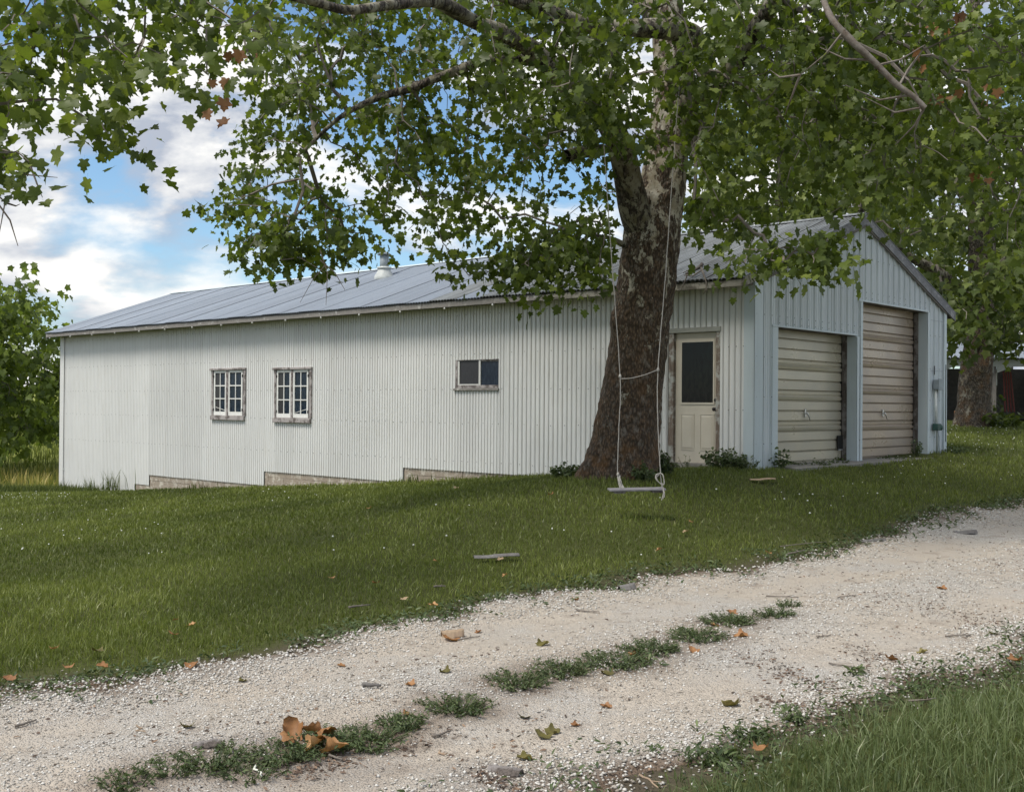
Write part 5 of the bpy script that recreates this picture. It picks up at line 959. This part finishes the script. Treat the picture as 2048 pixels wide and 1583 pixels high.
# crumbs of bark and leaf strewn over the gravel
def crumbs():
    x, y = scatter(3.6, 16, 260, 120); d = drive_d(x, y); w = nedge(x) - sedge(x); q = (y - .5 * (nedge(x) + sedge(x))) / w
    st = fbm(x * .9 + y * .8, (y - x * .9) * 3.2, 61); k = (d > -.1) & (rng.random(len(x)) < np.clip((st - .50) * 5, .05, 1) * (.35 + .65 * (q < .1))); x, y = x[k], y[k]
    for (u0, v0), (u1, v1), c_ in [((1520, 1300), (1680, 1385), 260), ((1700, 1290), (1860, 1360), 220), ((1500, 1385), (1680, 1420), 200), ((1850, 1220), (2030, 1260), 160), ((1930, 1300), (1960, 1200), 60), ((960, 1535), (1050, 1575), 160), ((560, 1535), (720, 1510), 200), ((1450, 1300), (1560, 1340), 90), ((800, 1480), (900, 1440), 80)]:
        f = rng.random(c_); uu = u0 + (u1 - u0) * f + rng.normal(0, 16, c_); vv = v0 + (v1 - v0) * f + rng.normal(0, 9, c_); g_ = np.array([ray(a_, b_) for a_, b_ in zip(uu, vv)]); kk = -1.57 / g_[:, 2]; x = np.r_[x, g_[:, 0] * kk]; y = np.r_[y, g_[:, 1] * kk]
    n = len(x); P = np.stack([x, y, np.where(drive_d(x, y) > 0, drive_z(x, y), G(x, y)) + .006], -1)
    t = NT('brown_crumb'); t.col(t.ramp(t.attr('var'), [(0, (.05, .036, .028)), (.5, (.13, .085, .06)), (1, (.30, .20, .13))])); t.set(.9)
    Vb, Fb, Ab = bake(P, rot_leaves(n, (-25, 25), 30), rng.uniform(.012, .04, n), rng.beta(1.6, 2.2, n), NARROW); tag(link('leaf_crumbs', mesh_np('leaf_crumbs', Vb, Fb, t.m, Ab)), 'brown crumbs of bark and leaf strewn over the gravel', 'litter', kind='stuff')
crumbs()
# ------------------------------------------------------------------ fallen leaves, twigs and bark on the ground
def ground_pt(u, v):
    d = ray(u, v); k = 3.0
    for _ in range(400):
        p_ = d * k; gz = float(drive_z(np.array([p_[0]]), np.array([p_[1]]))[0]) if drive_d(np.array([p_[0]]), np.array([p_[1]]))[0] > 0 else g1(p_[0], p_[1]) + .05
        if p_[2] + EYE <= gz: return p_[0], p_[1], gz
        k += .04
    return p_[0], p_[1], gz
def curl_leaf(seed, curl, n=3):
    """a dry lobed leaf as a small grid: sides rolled up, tip curled over, rim wavy, with a thin stalk"""
    r = random.Random(seed); V = []; T = []; nu, nv = 9, 7; ph = r.uniform(0, 6); tipc = r.uniform(.3, 1.3); tw = r.uniform(-.5, .5)
    for i in range(nu):
        y = i / (nu - 1); w = .50 * math.sin(math.pi * min(1, y * .9 + .12)) ** .7 * (1 + .30 * math.cos(y * 13 + .6)) * (1 if y < .97 else .25)
        for j in range(nv):
            g = (j / (nv - 1) - .5) * 2; x = g * w; a_ = x * curl + tw * y * .4; rr = 1 / curl; X = rr * math.sin(a_); Z = rr * (1 - math.cos(a_)); t_ = max(0, y - .4) * tipc; yy = y - .25 * t_ * t_; Z += .45 * t_ * t_ + .045 * math.sin(8 * y + ph + 3 * g) * abs(g) + .02 * r.uniform(-1, 1); V.append((X, yy, Z))
    for i in range(nu - 1):
        for j in range(nv - 1): q = i * nv + j; T += [(q, q + 1, q + nv + 1), (q, q + nv + 1, q + nv)]
    b = len(V); V += [(-.012, -.35, .03), (.012, -.35, .03), (.012, .05, .0), (-.012, .05, 0)]; T += [(b, b + 1, b + 2), (b, b + 2, b + 3)]
    return np.array(V), np.array(T)
def fallen(u, v, size, label, mat='dry_leaf', curl=1.6, rz=None, tilt=None, lift=.004, name='fallen_leaf', flip=False):
    x, y, z = ground_pt(u, v); sd = int(u * 7 + v); tv, tt = curl_leaf(sd, curl); o = link(name, mesh_np(name, tv - np.array([0, .45, 0]), tt, M_[mat], np.clip(rng.uniform(.1, .9) + .12 * rng.standard_normal(len(tv)), 0, 1), True)); rr = random.Random(sd)
    o.location = (x, y, z + lift); o.scale = (size,) * 3; o.rotation_euler = (R(rr.uniform(-14, 20) if tilt is None else tilt) + (math.pi if flip else 0), R(rr.uniform(-18, 18)), rr.uniform(0, 6.28) if rz is None else rz)
    if flip: o.location.z += size * .25
    tag(o, label, 'leaf', 'fallen sycamore leaves'); return o
heap = [(585, 1478, .17, 2.2, 0.3, 'flat reddish leaf at the left of the brown leaf heap'), (578, 1492, .10, 1.5, 1.3, 'small tan leaf under the left of the brown leaf heap'), (626, 1478, .15, 2.8, 2.2, 'tall curled leaf at the top of the brown leaf heap'), (650, 1484, .14, 2.6, 4.0, 'hooded leaf at the upper right of the brown leaf heap'), (630, 1506, .15, 2.3, 5.2, 'folded leaf at the bottom of the brown leaf heap'), (645, 1500, .15, 2.6, 3.1, 'rolled leaf in the centre of the brown leaf heap'), (668, 1516, .16, 2.4, 4.6, 'open cupped leaf at the right of the brown leaf heap')]
for i, (u, v, s, c, rz, lb) in enumerate(heap): o = fallen(u, v, s * .82, lb, 'dry_leaf', c * 1.3, rz, random.uniform(5, 45), .03, flip=i % 2 == 1)
litter = [
 (900, 1282, .14, 'dry_leaf', 'large tan leaf lying below the lawn edge, with a twig beside it'), (957, 1266, .06, 'dry_leaf', 'small orange leaf right of the large tan leaf on the gravel'), (1085, 1290, .10, 'dry_green', 'curled olive leaf between the track edge and the weed strip'), (890, 1345, .08, 'dry_green', 'dark green leaf in the left wheel track'), (822, 1372, .07, 'dry_leaf', 'small brown leaf left of the dark green leaf'), (815, 1430, .07, 'dry_leaf', 'brown leaf lying on the second weed clump'),
 (375, 1455, .09, 'dry_green', 'olive-yellow leaf alone in the left wheel track'), (485, 1363, .06, 'dry_green', 'small olive leaf near the left lawn edge'), (683, 1332, .06, 'dry_leaf', 'small orange-brown leaf in the upper left wheel track'), (383, 1333, .10, 'dry_leaf', 'red-brown leaf where the left lawn meets the gravel'), (347, 1269, .08, 'dry_leaf', 'orange leaf in the left lawn, farthest right of a trio'), (385, 1250, .07, 'dry_leaf', 'pale curled leaf in the left lawn'), (352, 1240, .06, 'dry_leaf', 'small brown leaf deep in the left lawn grass'), (195, 1303, .09, 'dry_green', 'pale green leaf in the grass at lower left'), (20, 1373, .09, 'dry_leaf', 'orange leaf at the left frame edge'), (137, 1336, .07, 'dry_leaf', 'small red-brown leaf below the pale green leaf'), (205, 1333, .07, 'dry_leaf', 'tan leaf below the pale green leaf'), (110, 1299, .07, 'dry_leaf', 'dark brown leaf in the lower left lawn'),
 (1048, 1436, .08, 'dry_green', 'yellow-green leaf right of the central weed strip'), (1105, 1467, .09, 'dry_green', 'upper of two olive leaves lying together'), (1085, 1477, .11, 'dry_green', 'lower of two olive leaves lying together'), (1212, 1415, .07, 'dry_leaf', 'small brown leaf right of the central weeds'), (1050, 1518, .09, 'dry_green', 'dark olive leaf near the bottom centre'), (1462, 1415, .12, 'dry_green', 'dark green-brown curled leaf right of centre'), (1150, 1452, .05, 'dry_leaf', 'tiny peach leaf near the two olive leaves'),
 (1265, 1312, .09, 'dry_leaf', 'tan leaf lying on the weed strip'), (1215, 1350, .09, 'dry_green', 'yellowish leaf below the weed strip'), (1387, 1303, .09, 'dry_leaf', 'bright orange leaf below the weed strip'), (1430, 1252, .10, 'dry_leaf', 'pale orange leaf lying on the strip end'), (1463, 1227, .12, 'dry_leaf', 'brown leaf behind the strip end'), (1482, 1274, .11, 'dry_leaf', 'orange-brown leaf right of the strip end'), (1883, 1178, .11, 'dry_leaf', 'copper leaf alone on the right gravel'), (1782, 1320, .10, 'dry_leaf', 'pale orange leaf near the right-hand grass'), (1985, 1270, .09, 'dry_green', 'olive leaf at the right part of the gravel'), (2030, 1324, .10, 'dry_leaf', 'tan leaf at the tip of the right-hand grass'), (1520, 1500, .09, 'dry_leaf', 'tan and dark leaf by the right-hand grass edge'), (1845, 1306, .08, 'dry_green', 'green leaf close to the right-hand grass'),
 (866, 1211, .10, 'dry_leaf', 'red-brown leaf at the lawn edge, left of centre'), (752, 1168, .09, 'dry_leaf', 'brown leaf standing in the lawn left of the bark slab'), (808, 1198, .10, 'pale', 'pale withered leaf at the lawn edge'), (1001, 1120, .08, 'pale', 'yellowish leaf against the grey bark slab'), (870, 1123, .06, 'dry_leaf', 'orange-brown leaf left of the bark slab'), (1010, 1152, .07, 'dry_leaf', 'red-brown leaf below the bark slab'), (1318, 1100, .08, 'dry_leaf', 'dark brown leaf in the lawn below the swing'), (1372, 1064, .09, 'pale', 'pale leaf in the lawn right of the swing'), (1382, 1044, .07, 'dry_leaf', 'rust leaf in the lawn right of the swing'), (1150, 1200, .09, 'dry_leaf', 'orange leaf stuck in the track edge gravel'), (1537, 1107, .09, 'dry_leaf', 'brown leaf at the lawn edge right of centre'), (912, 976, .10, 'pale', 'pale leaf in the far lawn near the skirt planks'), (738, 1017, .09, 'dry_leaf', 'orange leaf in the far lawn'), (1102, 990, .10, 'dry_leaf', 'brown leaf in the lawn left of the swing seat'), (662, 1157, .09, 'dry_leaf', 'brown leaf in the middle of the left lawn'), (420, 1235, .0, None, None)]
M_['pale'] = leaf_mat('pale_withered_leaf', (0.32, 0.22, 0.13), (0.45, 0.35, 0.22), (0.6, 0.5, 0.36), 0.1, 0.7)
for u, v, s, mt, lb in litter:
    if mt: fallen(u, v, s * (.8 if v < 1260 else .95), lb, mt, random.uniform(1.2, 2.6))
def stick(u0, v0, u1, v1, r, label, mat='twig', name='twig', fork=True, cat='twig'):
    a_, c_ = Vector(ground_pt(u0, v0)), Vector(ground_pt(u1, v1)); n = 6; p_ = [a_.lerp(c_, i / (n - 1)) - a_ + Vector((random.gauss(0, .008), random.gauss(0, .008), r + .004)) for i in range(n)]; b = MB(); b.tube(p_, [r * (1 - .1 * i) for i in range(n)], 6)
    if fork: m = p_[3]; d = (p_[4] - p_[2]); b.tube([m, m + Vector((-d.y, d.x, .01)) * .5 + d * .5], [r * .6, r * .3], 4)
    o = b.build(name, M_[mat], None, True, loc=a_); tag(o, label, cat, 'sticks and bark on the ground' if cat == 'twig' else None)
for q in [(725, 1376, 760, 1378, .016, 'short grey stick in the left wheel track', 'grey_chip', 'twig', False), (920, 1281, 962, 1276, .006, 'thin twig right of the large tan leaf'), (28, 1460, 75, 1447, .008, 'dark twig at the left edge of the gravel'), (865, 1477, 893, 1470, .008, 'reddish twig below the central weeds', 'dead_branch', 'twig', False), (1530, 1194, 1600, 1196, .006, 'long thin twig behind the strip end'), (1670, 1198, 1712, 1193, .006, 'thin twig right of the strip end'), (1630, 1277, 1662, 1275, .006, 'short twig on the right gravel'), (1888, 1276, 1940, 1274, .007, 'long twig near the right edge of the gravel'), (1660, 1330, 1740, 1342, .006, 'thin twig on the gravel by the right-hand grass'), (868, 1474, 895, 1478, .004, 'tiny twig crossing the reddish twig'), (695, 1218, 740, 1213, .010, 'dark stick in the grass at the lawn edge'), (868, 1177, 893, 1174, .009, 'short dark stick in the lawn'), (1150, 1222, 1200, 1228, .006, 'thin twig at the upper track edge'), (1280, 1556, 1320, 1580, .006, 'tan twig at the bottom of the right-hand grass', 'pale_bark_chip'), (510, 1540, 525, 1560, .006, 'white stick in the weeds below the leaf heap', 'clover', 'twig', False), (660, 1512, 688, 1524, .007, 'dark stalk right of the leaf heap'), (275, 1455, 290, 1470, .004, 'pale twig in the left wheel track', 'pale_bark_chip'), (1575, 1110, 1612, 1104, .008, 'grey twig at the far track edge'), (1820, 1405, 1870, 1402, .006, 'reddish twig by the tip of the right-hand grass', 'dead_branch'), (880, 1507, 892, 1512, .006, 'short tan stick near the bottom centre', 'pale_bark_chip', 'twig', False), (1560, 1095, 1650, 1085, .006, 'thin fallen twig along the far track edge')]: stick(*q)
def slab(u, v, L_, W_, rz, label, mat, bend=.3, n=9):
    """a curved plate of shed bark, uneven at its rim"""
    x, y, z = ground_pt(u, v); V = []; Fc = []; m = 5
    for i in range(n):
        f = i / (n - 1) - .5; wv = W_ * (1 - .5 * (2 * abs(f)) ** 4) * random.uniform(.85, 1.1)
        for j in range(m): g = j / (m - 1) - .5; V.append((f * L_, g * wv, -bend * W_ * (2 * g) ** 2 * .5 + bend * W_ * .5 + .02 * L_ * math.sin(5 * f) + random.gauss(0, .002)))
    V += [(a_, b_, c_ - .006) for a_, b_, c_ in V]; k = n * m
    for i in range(n - 1):
        for j in range(m - 1): q = i * m + j; Fc += [(q, q + m, q + m + 1, q + 1), (k + q, k + q + 1, k + q + m + 1, k + q + m)]
    for i in range(n - 1): Fc += [(i * m, k + i * m, k + i * m + m, i * m + m), (i * m + m - 1, i * m + 2 * m - 1, k + i * m + 2 * m - 1, k + i * m + m - 1)]
    for j in range(m - 1): Fc += [(j, j + 1, k + j + 1, k + j), ((n - 1) * m + j, k + (n - 1) * m + j, k + (n - 1) * m + j + 1, (n - 1) * m + j + 1)]
    o = MB().add(V, Fc).build('bark_piece', M_[mat], None, False, (x, y, z + .004)); o.rotation_euler = (0, 0, rz); tag(o, label, 'bark', 'shed bark pieces')
slab(993, 1113, .44, .10, .25, 'long grey bark slab lying in the lawn below the swing', 'grey_chip', .4); slab(1253, 1178, .18, .10, .7, 'dark grey bark piece on the far gravel edge', 'grey_chip', .8); slab(1930, 1066, .28, .12, .1, 'grey bark slab on the gravel at far right', 'grey_chip', .5); slab(1745, 1081, .3, .1, .2, 'grey bark slab where the right lawn meets gravel', 'grey_chip', .3); slab(1525, 959, .34, .12, .1, 'pale flat bark piece in the grass before the front corner', 'pale_bark_chip', .2); slab(1010, 1548, .16, .10, -.5, 'dark crumbled bark at the bottom centre', 'jamb', .4); slab(415, 1497, .13, .08, .3, 'dark bark scrap left of the weeds', 'jamb', .5); slab(905, 1274, .16, .09, .3, 'tan curled bark chip on the upper gravel', 'pale_bark_chip', 1.0)
# broken branch lying over the eave beside the trunk
def eave_branch():
    def P(u, v, s0):
        d = ray(u, v); C0 = np.array([CX, CY]) + s0 * B; k = (C0 @ B) / (d[:2] @ B); q = d * k; return Vector((q[0], q[1], q[2] + EYE))
    o0 = P(1400, 545, -.30); e = empty('fallen_branch', o0); tag(e, 'broken dead branch lying over the eave right of the trunk', 'branch'); rows = [[(1372, 548, -.42, .022), (1388, 540, -.30, .024), (1402, 532, -.18, .034), (1404, 528, -.12, .03)], [(1402, 535, -.2, .018), (1408, 550, -.42, .014), (1413, 566, -.43, .010), (1412, 578, -.44, .008), (1407, 588, -.44, .004)], [(1375, 548, -.42, .012), (1370, 562, -.43, .009), (1364, 575, -.44, .006), (1358, 586, -.44, .003)], [(1412, 576, -.44, .006), (1416, 586, -.44, .003)], [(1404, 540, -.3, .014), (1385, 552, -.43, .010), (1368, 550, -.44, .006)], [(1398, 534, -.2, .012), (1380, 538, -.3, .009), (1366, 546, -.40, .005)]]
    for i, rw in enumerate(rows):
        b = MB(); b.tube([P(u, v, s) - o0 for u, v, s, r in rw], [r for *_, r in rw], 7); b.build('stem' if i == 0 else 'side_twig', M_['jamb' if i % 3 == 0 else 'twig'], e, True)
eave_branch()
